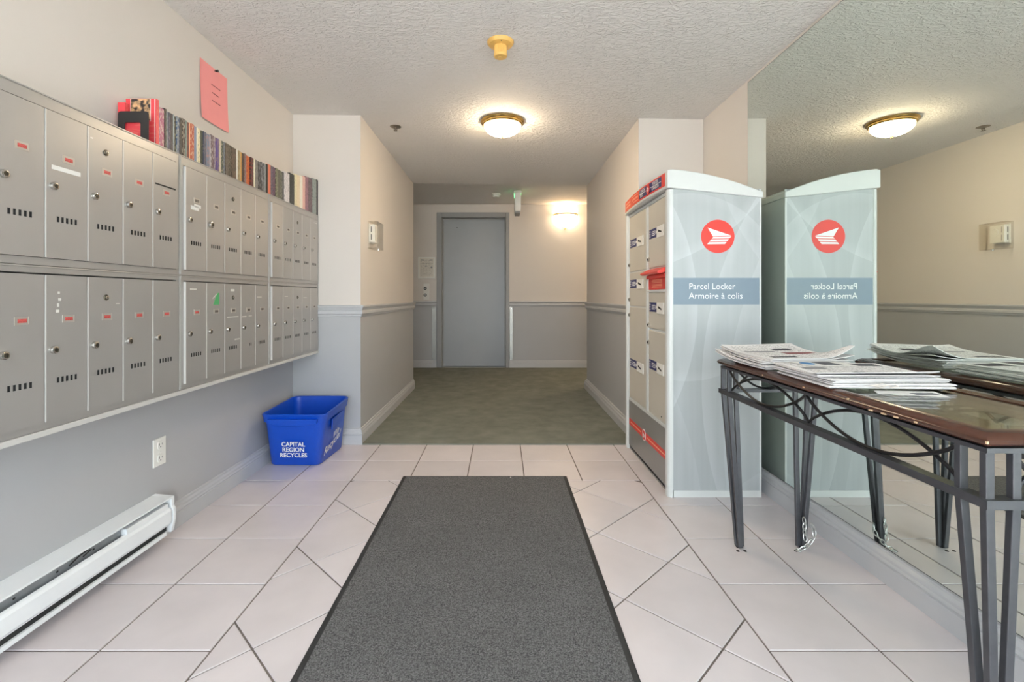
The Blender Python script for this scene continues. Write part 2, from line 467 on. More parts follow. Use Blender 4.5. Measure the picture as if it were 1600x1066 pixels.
def inset(poly, d):
    n = len(poly); A = sum(poly[i][0] * poly[(i + 1) % n][1] - poly[(i + 1) % n][0] * poly[i][1] for i in range(n)) / 2
    if A < 0: poly = poly[::-1]
    out = poly
    for i in range(n):
        a, b = poly[i], poly[(i + 1) % n]
        ex, ey = b[0] - a[0], b[1] - a[1]; l = math.hypot(ex, ey)
        if l < 1e-6: continue
        nx, ny = ey / l, -ex / l
        out = clip(out, nx, ny, a[0] * nx + a[1] * ny - d)
        if len(out) < 3: return []
    # drop near duplicates
    res = []
    for p in out:
        if not res or math.hypot(p[0] - res[-1][0], p[1] - res[-1][1]) > 1e-4: res.append(p)
    if len(res) > 1 and math.hypot(res[0][0] - res[-1][0], res[0][1] - res[-1][1]) < 1e-4: res.pop()
    return res if len(res) >= 3 else []

# ================================================================== THE SETTING
XL, XR = -1.42, 1.362          # foyer side walls
CL, CR = -0.96, 0.925          # corridor side walls
YP, YQ = 3.255, 3.235          # left and right piers
YE = 5.2                       # end of the corridor
YF = 6.75                      # far wall of the lift lobby
YB = -1.0                      # glazed entrance behind the camera
LX = 2.5                       # lobby half width
SPLIT = 0.905
HW = 2.42
def zc(x): return 2.222 - 0.0150 * x
def two_tone(mb, x0, x1, y0, y1, z1=HW, z0=0.0):
    mb.box(x0, x1, y0, y1, z0, SPLIT, 1); mb.box(x0, x1, y0, y1, SPLIT, z1, 0); return mb
def struct(name, mb, mats, label, **k):
    o = mb.build(name, mats, **k); return tag(o, label, None, None, 'structure')
W2 = ['cream', 'grey']
struct('wall_left', two_tone(MB(), XL - .12, XL, YB - .12, YP), W2, 'cream over grey foyer wall behind the mailboxes')
struct('wall_right', two_tone(MB(), XR, XR + .12, YB - .12, YQ), W2, 'cream foyer wall carrying the big mirror')
struct('wall_corridor_left', two_tone(MB(), -LX - .12, CL, YP, YE), W2, 'corridor wall with thermostat, left of the carpet')
struct('wall_corridor_right', two_tone(MB(), CR, LX + .12, YQ, YE), W2, 'corridor wall behind the parcel locker, right of the carpet')
struct('wall_lobby_left', two_tone(MB(), -LX - .12, -LX, YE, YF), W2, 'lobby wall hidden round the left corner')
struct('wall_lobby_right', two_tone(MB(), LX, LX + .12, YE, YF), W2, 'lobby wall hidden round the right corner')
DX0, DX1, DZ = -0.848, 0.060, 2.127      # lift door opening
fw = MB(); two_tone(fw, -LX - .12, DX0, YF, YF + .14); two_tone(fw, DX1, LX + .12, YF, YF + .14); fw.box(DX0, DX1, YF, YF + .14, DZ, HW, 0); fw.box(-LX - .12, LX + .12, YF + .14, YF + .20, -.05, HW, 1)
struct('wall_far', fw, W2, 'far lobby wall around the grey lift door')
# ceilings
cb = MB()
def slab(x0, x1, y0, y1, t=0.17):
    cb.hexa([(x0, y0, zc(x0)), (x1, y0, zc(x1)), (x1, y1, zc(x1)), (x0, y1, zc(x0))], [(x0, y0, zc(x0) + t), (x1, y0, zc(x1) + t), (x1, y1, zc(x1) + t), (x0, y1, zc(x0) + t)])
slab(XL, XR, YB - .12, YQ); slab(XL, CR, YQ, YP); slab(CL, CR, YP, YE)
struct('ceiling', cb, 'ceiling', 'white trowel-textured ceiling over foyer and corridor')
struct('ceiling_lobby', MB().box(-LX, LX, YE, YF, 2.31, 2.40), 'ceiling', 'higher textured ceiling of the lift lobby')
# ---- floor: grout bed with single tiles
YC = 3.243
floor = struct('floor', MB().box(XL - .02, XR + .02, YB - .12, YP, -0.06, -0.0035), 'grout', 'grout bed under the pinkish floor tiles')
PX, PY = 0.3155, 0.3147
gx = [-1.4545, -1.1390, -0.8230, -0.5075, -0.1920, 0.1250, 0.4405, 0.7570, 1.0700, 1.3855]
gy = [3.2430] + [2.927 - k * PY for k in range(14)]
GAP = 0.0062
tiles = []
x_lo, x_hi, y_lo = XL + .002, XR - .002, YB - .1
DY0, DY1 = gy[11], gy[2]                 # the diagonal field
for j in range(len(gy) - 1):
    for i in range(len(gx) - 1):
        if 2 <= i <= 6 and j >= 2 and j <= 10: continue
        a, b, c, d = max(gx[i], x_lo - GAP), min(gx[i + 1], x_hi + GAP), max(gy[j + 1], y_lo), gy[j]
        if b - a > .02 and d - c > .02: tiles.append([(a, c), (b, c), (b, d), (a, d)])
S2 = 0.4467
for a in range(-14, 16):
    for b in range(-14, 16):
        s0, t0 = 1.546 + a * S2, 2.966 + b * S2         # X+Y and Y-X
        q = [((s - t) / 2, (s + t) / 2) for s, t in ((s0, t0), (s0 + S2, t0), (s0 + S2, t0 + S2), (s0, t0 + S2))]
        for nx, ny, c in ((-1, 0, -gx[2]), (1, 0, gx[7]), (0, -1, -DY0), (0, 1, DY1)):
            if q: q = clip(q, nx, ny, c)
        if len(q) >= 3:
            A = abs(sum(q[i][0] * q[(i + 1) % len(q)][1] - q[(i + 1) % len(q)][0] * q[i][1] for i in range(len(q))) / 2)
            if A > 0.0012: tiles.append(q)
for q in tiles:
    p0 = inset(q, GAP / 2); p1 = inset(q, GAP / 2 + .0010)
    if len(p0) < 3 or len(p0) != len(p1): continue
    cx = sum(p[0] for p in p0) / len(p0); cy = sum(p[1] for p in p0) / len(p0)
    mb = MB(); dz = random.uniform(-.0004, .0004)
    mb.loft([[(x, y, -.004) for x, y in p0], [(x, y, -.0014 + dz) for x, y in p0], [(x, y, 0.0 + dz) for x, y in p1]], 0, False, True)
    mb.build('tile', 'tile', floor)
for (x, y) in ((0.93, 1.885), (0.958, 1.885), (1.158, 1.885)):
    MB().lathe([(.0062, -.001), (.0062, .0012)], (x, y, 0), 10).build('drill_hole', 'hole', floor)
cp = MB(); cp.box(CL, CR, YC, YE, -.0032, .008); cp.box(-LX, LX, YE, YF, -.05, .008); cp.box(DX0, DX1, YF, YF + .14, -.05, .008)
struct('floor_carpet', cp, 'carpet', 'dark green carpet of corridor and lift lobby')
# ---- baseboards and chair rails
BB = [(0, 0), (.015, 0), (.015, .064), (.0120, .066), (.0120, .070), (.0148, .073), (.0115, .080), (.0115, .089), (.006, .098), (.006, .106), (0, .110)]
RAIL = [(0, .868), (.007, .870), (.010, .882), (.017, .887), (.017, .905), (.012, .911), (.020, .926), (.025, .934), (.025, .943), (0, .946)]
def bbpath(name, pts, label, prof=BB): return struct(name, MB().path(pts, prof), 'trim', label)
bbpath('baseboard_left', [(XL, 1.985), (XL, YP), (CL, YP), (CL, YE), (-LX, YE)], 'moulded grey baseboard along the mailbox wall and corridor left side')
bbpath('baseboard_right', [(LX, YE), (CR, YE), (CR, YQ), (XR, YQ), (XR, YB)], 'moulded grey baseboard below the mirror and corridor right side', [(o * 1.75, z * 1.02) for o, z in BB])
bbpath('baseboard_far', [(-LX, YF), (-0.916, YF)], 'moulded baseboard left of the lift door')
bbpath('baseboard_far_right', [(0.110, YF), (LX, YF)], 'moulded baseboard right of the lift door')
bbpath('trim_1', [(XL, YP), (CL, YP), (CL, YE), (-LX, YE)], 'grey chair rail along pier and corridor left wall', RAIL)
bbpath('trim_2', [(LX, YE), (CR, YE), (CR, YQ), (XR, YQ)], 'grey chair rail along corridor right wall', RAIL)
bbpath('trim_3', [(-LX, YF), (-0.916, YF)], 'grey chair rail left of the lift door', RAIL)
bbpath('trim_4', [(0.110, YF), (LX, YF)], 'grey chair rail right of the lift door', RAIL)
# ---- lift door
dr = thing('door_1', (-.394, YF, .008), 'grey lift door in a deep grey frame at the corridor end', None); del_keys = dr.pop('category', None); dr['kind'] = 'structure'
fr = MB()
for x0, x1 in ((-0.914, DX0 + .004), (DX1 - .004, 0.108)): fr.box(x0, x1, YF - .018, YF + .138, .008, 2.193)
fr.box(DX0 + .004, DX1 - .004, YF - .018, YF + .138, DZ - .004, 2.193)
fr.build('door_frame', 'frame', dr, bevel=.004)
MB().box(DX0 + .005, DX1 - .005, YF + .108, YF + .134, .012, 2.125).build('door_panel', 'door', dr, bevel=.003)
MB().box(DX0 + .004, DX1 - .004, YF + .090, YF + .1075, 2.105, DZ - .005).build('door_header', 'frame', dr)
MB().box(DX0 + .005, DX0 + .022, YF + .095, YF + .1075, .012, 2.105).box(DX1 - .022, DX1 - .005, YF + .095, YF + .1075, .012, 2.105).build('door_jamb', 'frame', dr)
MB().box(DX0 + .004, DX1 - .004, YF + .0, YF + .136, .008, .0115).build('door_sill', 'steel', dr)
MB().lathe([(.006, 0), (.006, -.004), (.003, -.006)], (-.64, YF + .104, 1.995), 10, axis='y').build('key_hole', 'darkgap', dr)
# ---- glazed entrance behind the camera (source of the daylight)
ew = MB(); two_tone(ew, XL - .12, -1.32, YB - .12, YB); two_tone(ew, 1.26, XR + .12, YB - .12, YB); ew.box(-1.32, 1.26, YB - .12, YB, 2.15, HW, 0)
struct('wall_back', ew, W2, 'wall around the glazed entrance behind the viewer')
en = thing('window_1', (-.03, YB - .06, 0), 'aluminium glazed entrance behind the viewer', None); en.pop('category', None); en['kind'] = 'structure'
for x in (-1.32, -0.46, 0.36, 1.22): MB().box(x, x + .04, YB - .085, YB - .035, 0.0, 2.15).build('mullion', 'alu', en)
MB().box(-1.28, 1.22, YB - .085, YB - .035, 2.11, 2.15).build('head_rail', 'alu', en)
MB().box(-1.28, 1.22, YB - .085, YB - .035, 0.0, 0.03).build('sill_rail', 'alu', en)
for x0, x1 in ((-1.28, -.46), (-.42, .36), (.40, 1.22)): MB().box(x0, x1, YB - .063, YB - .057, .03, 2.11).build('pane', 'glass', en)
struct('ground', MB().box(-30, 30, -30, YB - .12, -.25, -.06), 'concrete', 'pale concrete outside the entrance')

# ================================================================== THINGS
# ---- wall mirror
mir = thing('wall_mirror', (1.359, .9, .113), 'huge frameless wall mirror behind the console table', 'mirror')
MB().box(1.3565, 1.3612, -.9, 2.641, .113, 2.183).build('backing', 'edge_reflection', mir)
MB().box(1.3555, 1.3565, -.8975, 2.6385, .1155, 2.1805).build('silvered_glass', 'mirror', mir)

# ---- mailbox banks
XM = -1.249
Z0 = {'lower': (.638, .6585, 1.0645, 1.086), 'upper': (1.086, 1.108, 1.518, 1.556)}
YU = [(1.135, 1.167, 1.836, 1.8575), (1.8575, 1.879, 2.543, 2.565), (2.565, 2.587, 3.233, 3.2545)]
def plate(hw, hh, t, holes):
    """door plate in local coords: y 0..hw, z 0..hh, front at x=t, with rectangular holes"""
    ys = sorted(set([0, hw] + [v for h in holes for v in h[:2]])); zs = sorted(set([0, hh] + [v for h in holes for v in h[2:]]))
    def solid(y, z): return not any(h[0] < y < h[1] and h[2] < z < h[3] for h in holes)
    mb = MB()
    for i in range(len(ys) - 1):
        for j in range(len(zs) - 1):
            if solid((ys[i] + ys[i + 1]) / 2, (zs[j] + zs[j + 1]) / 2):
                mb.add([(t, ys[i], zs[j]), (t, ys[i + 1], zs[j]), (t, ys[i + 1], zs[j + 1]), (t, ys[i], zs[j + 1])], [(0, 1, 2, 3)])
    for y0, y1, z0, z1 in holes:
        mb.add([(t, y0, z0), (t, y1, z0), (t, y1, z1), (t, y0, z1), (t - .003, y0, z0), (t - .003, y1, z0), (t - .003, y1, z1), (t - .003, y0, z1)],
               [(0, 1, 5, 4), (1, 2, 6, 5), (2, 3, 7, 6), (3, 0, 4, 7)], 1)
        mb.add([(t - .003, y0, z0), (t - .003, y1, z0), (t - .003, y1, z1), (t - .003, y0, z1)], [(0, 1, 2, 3)], 1)
    mb.add([(t, 0, 0), (t, hw, 0), (t, hw, hh), (t, 0, hh), (0, 0, 0), (0, hw, 0), (0, hw, hh), (0, 0, hh)], [(0, 1, 5, 4), (1, 2, 6, 5), (2, 3, 7, 6), (3, 0, 4, 7), (4, 5, 6, 7)])
    return mb
lock_mb = MB().lathe([(.0085, 0), (.0085, .004), (.0078, .0062), (.0055, .0070)], (0, 0, 0), 20, 0, 'x')
lock_mb.lathe([(.0048, .0066), (.0048, .0078), (.003, .0082)], (0, 0, 0), 14, 1, 'x')
lock_mb.box(.0080, .0088, -.0008, .0008, -.0028, .0028, 2)
lock_src = lock_mb.build('lock', ['chrome', 'keyhole', 'darkgap'], None, True, local=True)
mlock_mb = MB().lathe([(.0095, 0), (.0095, .002), (.0085, .003)], (0, 0, 0), 20, 0, 'x')
mlock_mb.lathe([(.0062, .0025), (.0062, .0055), (.004, .006)], (0, 0, 0), 16, 1, 'x').box(.0055, .0066, -.0009, .0009, -.003, .003, 2)
mlock_src = mlock_mb.build('master_lock', ['keyhole', 'chrome', 'darkgap'], None, True, local=True)
def nameplate(labmat):
    mb = MB(); y0, y1, z0, z1 = -.019, .019, -.0105, .0105
    mb.box(0, .0012, y0, y1, z0, z0 + .002, 0); mb.box(0, .0012, y1 - .002, y1, z0 + .002, z1, 0); mb.box(0, .0012, y0, y0 + .0012, z0 + .002, z1, 0)
    mb.box(0, .0005, y0 + .0012, y1 - .002, z0 + .002, z1, 0); mb.box(.0005, .0009, y0 + .008, y1 - .006, -.0050, .0048, 1)
    return mb.build('name_plate', ['plate', labmat], None, local=True)
np_red, np_dark = nameplate('redlab'), nameplate('darklab')
door_cache = {}
posname = ['nearest the viewer', 'in the middle', 'farthest, touching the pier']
first = True
for col in range(3):
    for row in ('upper', 'lower'):
        f0, d0, d1, f1 = YU[col]; zf0, zd0, zd1, zf1 = Z0[row]
        bank = thing('mailbox_bank', (XL + .085, (f0 + f1) / 2, zf0), 'silver five-door mailbox bank, %s row, %s' % (row, posname[col]), 'mailboxes', 'silver mailbox banks')
        fb = MB()
        gp = .0006
        # outer frame (returns) with a shallow recess behind the doors
        fb.box(XL + .001, XM, f0 + gp, d0 - .001, zf0 + gp, zf1 - gp); fb.box(XL + .001, XM, d1 + .001, f1 - gp, zf0 + gp, zf1 - gp)
        fb.box(XL + .001, XM, d0 - .001, d1 + .001, zf0 + gp, zd0 - .001); fb.box(XL + .001, XM, d0 - .001, d1 + .001, zd1 + .001, zf1 - gp)
        fb.build('frame', 'bank', bank)
        # raised beads round the opening and a thin outer lip
        be = MB()
        for ya, yb in ((f0 + .001, f0 + .005), (f1 - .005, f1 - .001)): be.box(XM, XM + .003, ya, yb, zf0 + .002, zf1 - .002)
        be.box(XM, XM + .003, f0 + .005, f1 - .005, zf1 - .006, zf1 - .002)
        be.build('frame_bead', 'bank', bank, bevel=.001)
        MB().box(XL + .002, XM - .012, d0, d1, zd0, zd1).build('compartment', 'bank_dark', bank)
        wdt = (d1 - d0) / 5; hgt = zd1 - zd0 - .0035
        for k in range(5):
            dw = wdt - .0034
            holes = [(dw / 2 - .032 + q * .0140, dw / 2 - .032 + q * .0140 + .0072, .102, .1175) for q in range(5)]
            slot = (col == 0 and row == 'upper' and k == 4)
            if slot: holes.append((.010, dw - .012, .298, .3035))
            if col == 1 and row == 'lower' and k == 3: holes = holes[3:]
            key = (round(dw, 4), round(hgt, 4), len(holes), slot)
            if key not in door_cache:
                door_cache[key] = plate(dw, hgt, .015, holes).build('door', ['bank', 'bank_dark'], bank, local=True); dobj = door_cache[key]
            else:
                dobj = door_cache[key].copy(); COL.objects.link(dobj); dobj.parent = bank
            base = Vector((XM - .0075, d0 + k * wdt + .0017, zd0))
            dobj.location = base - worg(bank)
            t = .015
            MB().box(0.001, t + .0008, -.0008, .0022, .001, hgt - .001).build('painted_lit_edge', 'shelf_and_lit_edge', dobj, local=True)  # pale strip paints the daylit line on each door's near edge
            big = (col == 1 and row == 'upper' and k == 1)
            l = inst(lock_src, dobj, (t, .0225, hgt - .2065), 'lock')
            l.scale = (1.9, 1.6, 1.6) if big else (1.25, 1.28, 1.28)
            npsrc = np_red if (col == 0 or (row == 'lower' and col == 1 and k == 0)) else np_dark
            inst(npsrc, dobj, (t, dw / 2 + .004, hgt - (.1225 if not slot else .128)), 'name_plate')
            if k == 2: inst(mlock_src, dobj, (t, dw / 2, hgt - .062), 'master_lock')
            # stickers and scuffs that the photograph shows
            def mark(y0, y1, z0, z1, m, name, sk=0.0):
                mb = MB(); mb.hexa([(t, y0, z0), (t + .0006, y0, z0), (t + .0006, y1, z0 + sk), (t, y1, z0 + sk)], [(t, y0, z1), (t + .0006, y0, z1), (t + .0006, y1, z1 + sk), (t, y1, z1 + sk)])
                mb.build(name, m, dobj, local=True)
            if col == 0 and row == 'upper' and k == 1: mark(.018, .108, hgt - .160, hgt - .148, 'paper', 'sticker')
            if col == 1 and row == 'upper' and k == 0: mark(.030, .082, hgt - .163, hgt - .146, 'paper', 'sticker'); mark(.052, .094, hgt - .150, hgt - .138, 'paper', 'sticker')
            if col == 1 and row == 'lower' and k == 1:
                mb = MB(); z_ = hgt - .094
                mb.loft([[(t, .046, z_), (t, .090, z_), (t, .090, z_ + .052), (t, .074, z_ + .052)], [(t + .0006, .046, z_), (t + .0006, .090, z_), (t + .0006, .090, z_ + .052), (t + .0006, .074, z_ + .052)]])
                mb.build('torn_sticker', 'sticker_green', dobj, local=True)
                mark(.044, .078, hgt - .068, hgt - .064, 'scuff', 'scuff', .022)
            sc = {(0, 'lower', 1): [(.036, .042, .045, .052), (.038, .046, .064, .071), (.034, .040, .078, .088), (.030, .040, .096, .104)], (0, 'upper', 2): [(.008, .018, .030, .034)],
                  (0, 'lower', 2): [(.104, .118, .080, .083)], (1, 'lower', 0): [(.026, .066, .026, .031)], (1, 'lower', 2): [(.046, .076, .024, .034), (.018, .110, .150, .154), (.080, .122, .255, .260)],
                  (1, 'lower', 3): [(.010, .048, .152, .157), (.070, .098, .152, .155)], (1, 'lower', 4): [(.014, .062, .058, .062)], (2, 'lower', 3): [(.02, .07, .062, .066)], (2, 'upper', 4): [(.06, .11, .02, .023)], (2, 'lower', 1): [(.02, .06, .055, .058)]}
            for (a, b, c, d) in sc.get((col, row, k), []): mark(a, b, hgt - d, hgt - c, 'scuff', 'scuff')
for o in (lock_src, mlock_src, np_red, np_dark): bpy.data.objects.remove(o)
tag(MB().box(XL + .001, XM + .004, 1.135, 3.2545, .621, .6375).build('mounting_shelf', 'shelf_and_lit_edge', bevel=.002), 'pale strip shelf running under the mailbox banks', 'shelf')

# ---- books on top of the mailboxes
ZT = 1.5565
def spine_x(px): return 1.300 + (1.2485 - 1.300) * (px - 250) / (497 - 250)
def book_y(px): return spine_x(px) * FPX / (VPX - px)
tops = [(246, 167), (251, 169), (258, 170), (264, 175), (272, 180), (280, 184), (290, 187), (293, 190), (300, 193), (306, 198), (312, 201.5), (316, 204), (325, 209), (332, 212), (340, 217), (347, 220), (355, 224.5), (363, 229), (370, 233), (376, 237), (380, 239), (390, 245), (396, 248), (405, 252.5), (418, 257), (425, 259), (434, 264.5), (444, 269.5), (452, 270), (460, 272.5), (470, 274.5), (480, 277), (490, 280), (497, 281.5)]
def top_y(px):
    for (a, b), (c, d) in zip(tops, tops[1:]):
        if a <= px <= c: return b + (d - b) * (px - a) / (c - a)
    return tops[-1][1]
books = [(246.3, 256.8, 'mauve and cream', (178, 92, 124), (226, 214, 196), .3), (257, 260.3, 'black', (40, 40, 42), (120, 116, 90), 0), (260.4, 262, 'pale grey', (196, 196, 190), (150, 150, 150), 0),
 (262, 266, 'dark blue', (52, 60, 84), (150, 120, 150), .2), (266, 270.2, 'blue-black', (44, 44, 56), (88, 70, 92), 0), (270.3, 272, 'silver grey', (170, 176, 180), (120, 120, 125), 0), (272, 276, 'charcoal with pale lettering', (54, 52, 50), (186, 176, 140), .5),
 (276, 280, 'steel blue', (72, 92, 126), (198, 196, 180), .6), (280, 284, 'black', (34, 34, 38), (90, 90, 90), 0), (284, 285.6, 'grey-green', (150, 156, 146), (120, 120, 120), 0), (285.6, 290.2, 'dark brown with white lettering', (56, 46, 42), (200, 190, 176), .4),
 (290.3, 292, 'sage grey', (132, 146, 138), (90, 100, 96), 0), (292, 296.2, 'dark red', (124, 54, 50), (58, 40, 40), .5), (296.3, 298.2, 'peach', (238, 180, 142), (230, 150, 110), .2), (298.3, 303.2, 'brick red and orange', (178, 74, 50), (222, 190, 160), .3),
 (303.3, 308, 'blue-grey', (130, 142, 172), (110, 120, 150), 0), (308.2, 310, 'ivory', (232, 222, 200), (210, 200, 180), 0), (310, 314, 'cream with dark lettering', (234, 218, 180), (110, 100, 80), .2), (314, 317.2, 'dark green', (46, 54, 44), (90, 96, 80), 0),
 (317.3, 321.6, 'navy', (64, 72, 96), (130, 120, 120), .2), (321.8, 327.6, 'blue and orange', (106, 122, 146), (196, 128, 106), .35), (328, 330, 'pale lilac', (196, 190, 196), (150, 140, 150), 0), (330, 334, 'plum', (98, 72, 82), (216, 206, 200), .2),
 (334, 338, 'lilac with pale lettering', (124, 104, 128), (212, 200, 180), .4), (338, 342, 'purple', (96, 72, 138), (150, 120, 120), .2), (342.2, 345.8, 'beige', (206, 190, 168), (150, 130, 110), .1), (345.8, 348.8, 'bottle green', (62, 74, 64), (196, 190, 170), .1),
 (348.9, 352.8, 'slate blue', (92, 100, 120), (170, 168, 150), .3), (353, 357, 'taupe', (110, 98, 88), (70, 60, 54), .4), (357, 362.8, 'dark brown', (70, 60, 52), (150, 140, 120), .3), (363, 369.8, 'umber', (78, 64, 54), (136, 106, 90), .4),
 (370.2, 372.3, 'white', (236, 232, 224), (200, 196, 190), 0), (372.8, 376, 'tan', (178, 160, 124), (120, 100, 70), .3), (376, 378.2, 'amber', (222, 170, 90), (190, 130, 60), .1), (378.3, 382, 'black and brown', (58, 46, 38), (120, 70, 50), .3),
 (382, 385, 'dusty maroon', (128, 98, 96), (176, 150, 140), .4), (385, 391, 'red and orange', (196, 74, 44), (226, 160, 70), .5), (391, 396, 'black and red', (58, 44, 40), (176, 50, 46), .4), (396.4, 398.6, 'ivory', (236, 228, 206), (210, 190, 160), 0),
 (398.8, 404, 'mottled grey', (146, 142, 138), (60, 56, 56), .5), (404, 409, 'black with grey lettering', (56, 52, 54), (150, 150, 156), .3), (409, 413, 'charcoal', (74, 72, 76), (190, 188, 190), .4), (413, 416, 'light grey', (150, 152, 152), (96, 96, 100), .2),
 (416, 418.2, 'black', (38, 40, 38), (70, 80, 66), 0), (418.3, 423.2, 'salmon', (226, 120, 90), (232, 140, 100), .1), (423.4, 427, 'grey and violet', (92, 80, 92), (160, 140, 156), .4), (427, 430.8, 'dark violet', (84, 70, 96), (170, 110, 110), .4),
 (431, 434.4, 'olive', (98, 100, 78), (190, 184, 150), .4), (434.5, 438.2, 'moss grey', (104, 100, 84), (70, 70, 60), .4), (438.3, 441.4, 'khaki', (88, 88, 76), (170, 170, 156), .3), (441.5, 444, 'slate', (96, 96, 98), (140, 140, 140), .2),
 (444.2, 452.6, 'white with dark print', (224, 218, 220), (90, 84, 92), .05), (452.7, 460, 'thick black', (46, 46, 42), (90, 92, 86), .1), (460.3, 463.8, 'cream yellow', (228, 216, 178), (180, 170, 130), .1), (464, 468.4, 'buff', (226, 206, 172), (240, 226, 200), .2),
 (468.6, 473, 'off-white', (236, 228, 214), (216, 206, 190), .1), (473.2, 477, 'pale pink', (222, 172, 164), (232, 200, 180), .2), (477.1, 482, 'mauve with dark foot', (158, 112, 124), (70, 56, 64), .4), (482, 487.8, 'dark plum', (84, 68, 72), (156, 130, 136), .4),
 (488.2, 494.6, 'grey-green hardcover', (142, 150, 146), (60, 70, 72), .12), (494.8, 497.2, 'thin black', (48, 46, 46), (80, 80, 80), 0)]
def ordinal(n):
    ones = ['', 'first', 'second', 'third', 'fourth', 'fifth', 'sixth', 'seventh', 'eighth', 'ninth', 'tenth', 'eleventh', 'twelfth', 'thirteenth', 'fourteenth', 'fifteenth', 'sixteenth', 'seventeenth', 'eighteenth', 'nineteenth']
    tens = {2: ('twentieth', 'twenty'), 3: ('thirtieth', 'thirty'), 4: ('fortieth', 'forty'), 5: ('fiftieth', 'fifty'), 6: ('sixtieth', 'sixty'), 7: ('seventieth', 'seventy')}
    if n < 20: return ones[n]
    t, o = divmod(n, 10); return tens[t][0] if o == 0 else tens[t][1] + '-' + ones[o]
def book_mesh(x0, x1, y0, y1, z1, cover):
    """spine towards +x; covers wrap a page block that shows at the top and the wall side"""
    mb = MB(); t = min(.0012, (y1 - y0) * .2)
    mb.box(x0, x1, y0, y0 + t, ZT, z1, 0); mb.box(x0, x1, y1 - t, y1, ZT, z1, 0); mb.box(x1 - .0015, x1, y0 + t, y1 - t, ZT, z1, 0)
    mb.box(x0 + .002, x1 - .0015, y0 + t, y1 - t, ZT + .001, z1 - .0015, 1)
    o = mb.build('book', [cover, 'pages'])
    return o
for i, (a, b, nm, c, acc, amt) in enumerate(books):
    mid = (a + b) / 2; sx = spine_x(mid)
    y0, y1 = book_y(a) + .0003, book_y(b) - .0003
    y1 = min(y1, 3.2535)
    z1 = 1 + (VPY - top_y(mid)) * ((y0 + y1) / 2) / FPX + random.uniform(-.002, .002)
    dep = min(.150 if mid > 450 else .108, 1.4185 - sx - .001)
    sx += random.uniform(-.002, .003) if 260 < mid < 440 else 0
    o = book_mesh(-min(sx + dep, 1.4185), -sx, y0, y1, z1, book_mat(i, c, acc, amt))
    art = 'hardcover' if 'hardcover' in nm else 'paperback'
    tag(o, '%s %s on the mailboxes, %s spine from the black bookend' % (nm.replace(' hardcover', ''), art, ordinal(i + 2)), 'book', 'books standing on the mailboxes')
# the red book turned cover out, its photo panel, and a smaller red booklet, held by a bookend
rb = thing('book', (-1.355, 1.795, ZT), 'red book with portrait photo on its cover, behind the black bookend', 'book', 'books standing on the mailboxes')
redm = book_mat(90, (236, 74, 82), (240, 120, 110), 0); M['redcover'] = redm
MB().box(-1.412, -1.298, 1.7980, 1.7995, ZT, 1.746).box(-1.412, -1.298, 1.8105, 1.8120, ZT, 1.746).box(-1.2995, -1.298, 1.7995, 1.8105, ZT, 1.746).build('cover', redm, rb)
MB().box(-1.411, -1.2995, 1.7995, 1.8105, ZT + .001, 1.744).build('page_block', 'pages', rb)
def photo_mat():
    m = mat('cover_photo', srgb(50, 44, 42), 0.4)
    N, L = nt(m); b = N['Principled BSDF']
    tc = N.new('ShaderNodeTexCoord'); no = N.new('ShaderNodeTexNoise'); no.inputs['Scale'].default_value = 45
    L.new(tc.outputs['Object'], no.inputs['Vector'])
    rp = N.new('ShaderNodeValToRGB'); e = rp.color_ramp.elements
    e[0].position = 0.42; e[0].color = srgb(48, 42, 42); e[1].position = 0.62; e[1].color = srgb(236, 190, 140)
    L.new(no.outputs['Fac'], rp.inputs[0]); L.new(rp.outputs[0], b.inputs['Base Color'])
    return m
M['coverphoto'] = photo_mat()
MB().box(-1.393, -1.320, 1.7972, 1.7980, 1.664, 1.744).build('cover_photo', 'coverphoto', rb)
MB().box(-1.3945, -1.393, 1.7972, 1.7980, 1.66, 1.745).box(-1.320, -1.3182, 1.7972, 1.7980, 1.66, 1.745).box(-1.3035, -1.3015, 1.7972, 1.7980, ZT, 1.745).build('cover_line', 'paper', rb)
tag(MB().box(-1.4135, -1.330, 1.7620, 1.7765, ZT, 1.676).box(-1.4135, -1.386, 1.7620, 1.7765, 1.676, 1.717).build('booklet', redm), 'small red booklet squeezed against the wall behind the bookend', 'book')
be = thing('bookend', (-1.349, 1.752, ZT), 'black steel bookend with a square cut-out in front of the red book', 'bookend')
X0, X1, ZT1 = -1.404, -1.291, 1.680
outer = [(x, z) for x, z in rrect2(X0, X1, ZT - .03, ZT1, .012) if z > ZT] + []
def bookend_mesh():
    mb = MB(); r = .012
    def ar(cx, cz, r_, a0, a1): return [(cx + r_ * math.cos(a0 + (a1 - a0) * i / 5), cz + r_ * math.sin(a0 + (a1 - a0) * i / 5)) for i in range(6)]
    ou = [(X0, ZT + .0015)] + ar(X0 + r, ZT1 - r, r, math.pi, math.pi / 2) + ar(X1 - r, ZT1 - r, r, math.pi / 2, 0) + [(X1, ZT + .0015)]
    a, b, c, r2 = -1.378, -1.321, 1.640, .007
    inn = [(a, ZT + .0015)] + ar(a + r2, c - r2, r2, math.pi, math.pi / 2) + ar(b - r2, c - r2, r2, math.pi / 2, 0) + [(b, ZT + .0015)]
    n = len(ou)
    for y, fl in ((1.7500, 0), (1.7520, 1)):
        for i in range(n - 1):
            mb.add([(ou[i][0], y, ou[i][1]), (ou[i + 1][0], y, ou[i + 1][1]), (inn[i + 1][0], y, inn[i + 1][1]), (inn[i][0], y, inn[i][1])], [(0, 1, 2, 3)])
    for lst in (ou, inn):
        for i in range(n - 1):
            p, q = lst[i], lst[i + 1]
            mb.add([(p[0], 1.75, p[1]), (q[0], 1.75, q[1]), (q[0], 1.752, q[1]), (p[0], 1.752, p[1])], [(0, 1, 2, 3)])
    return mb
bookend_mesh().build('plate', 'black', be)
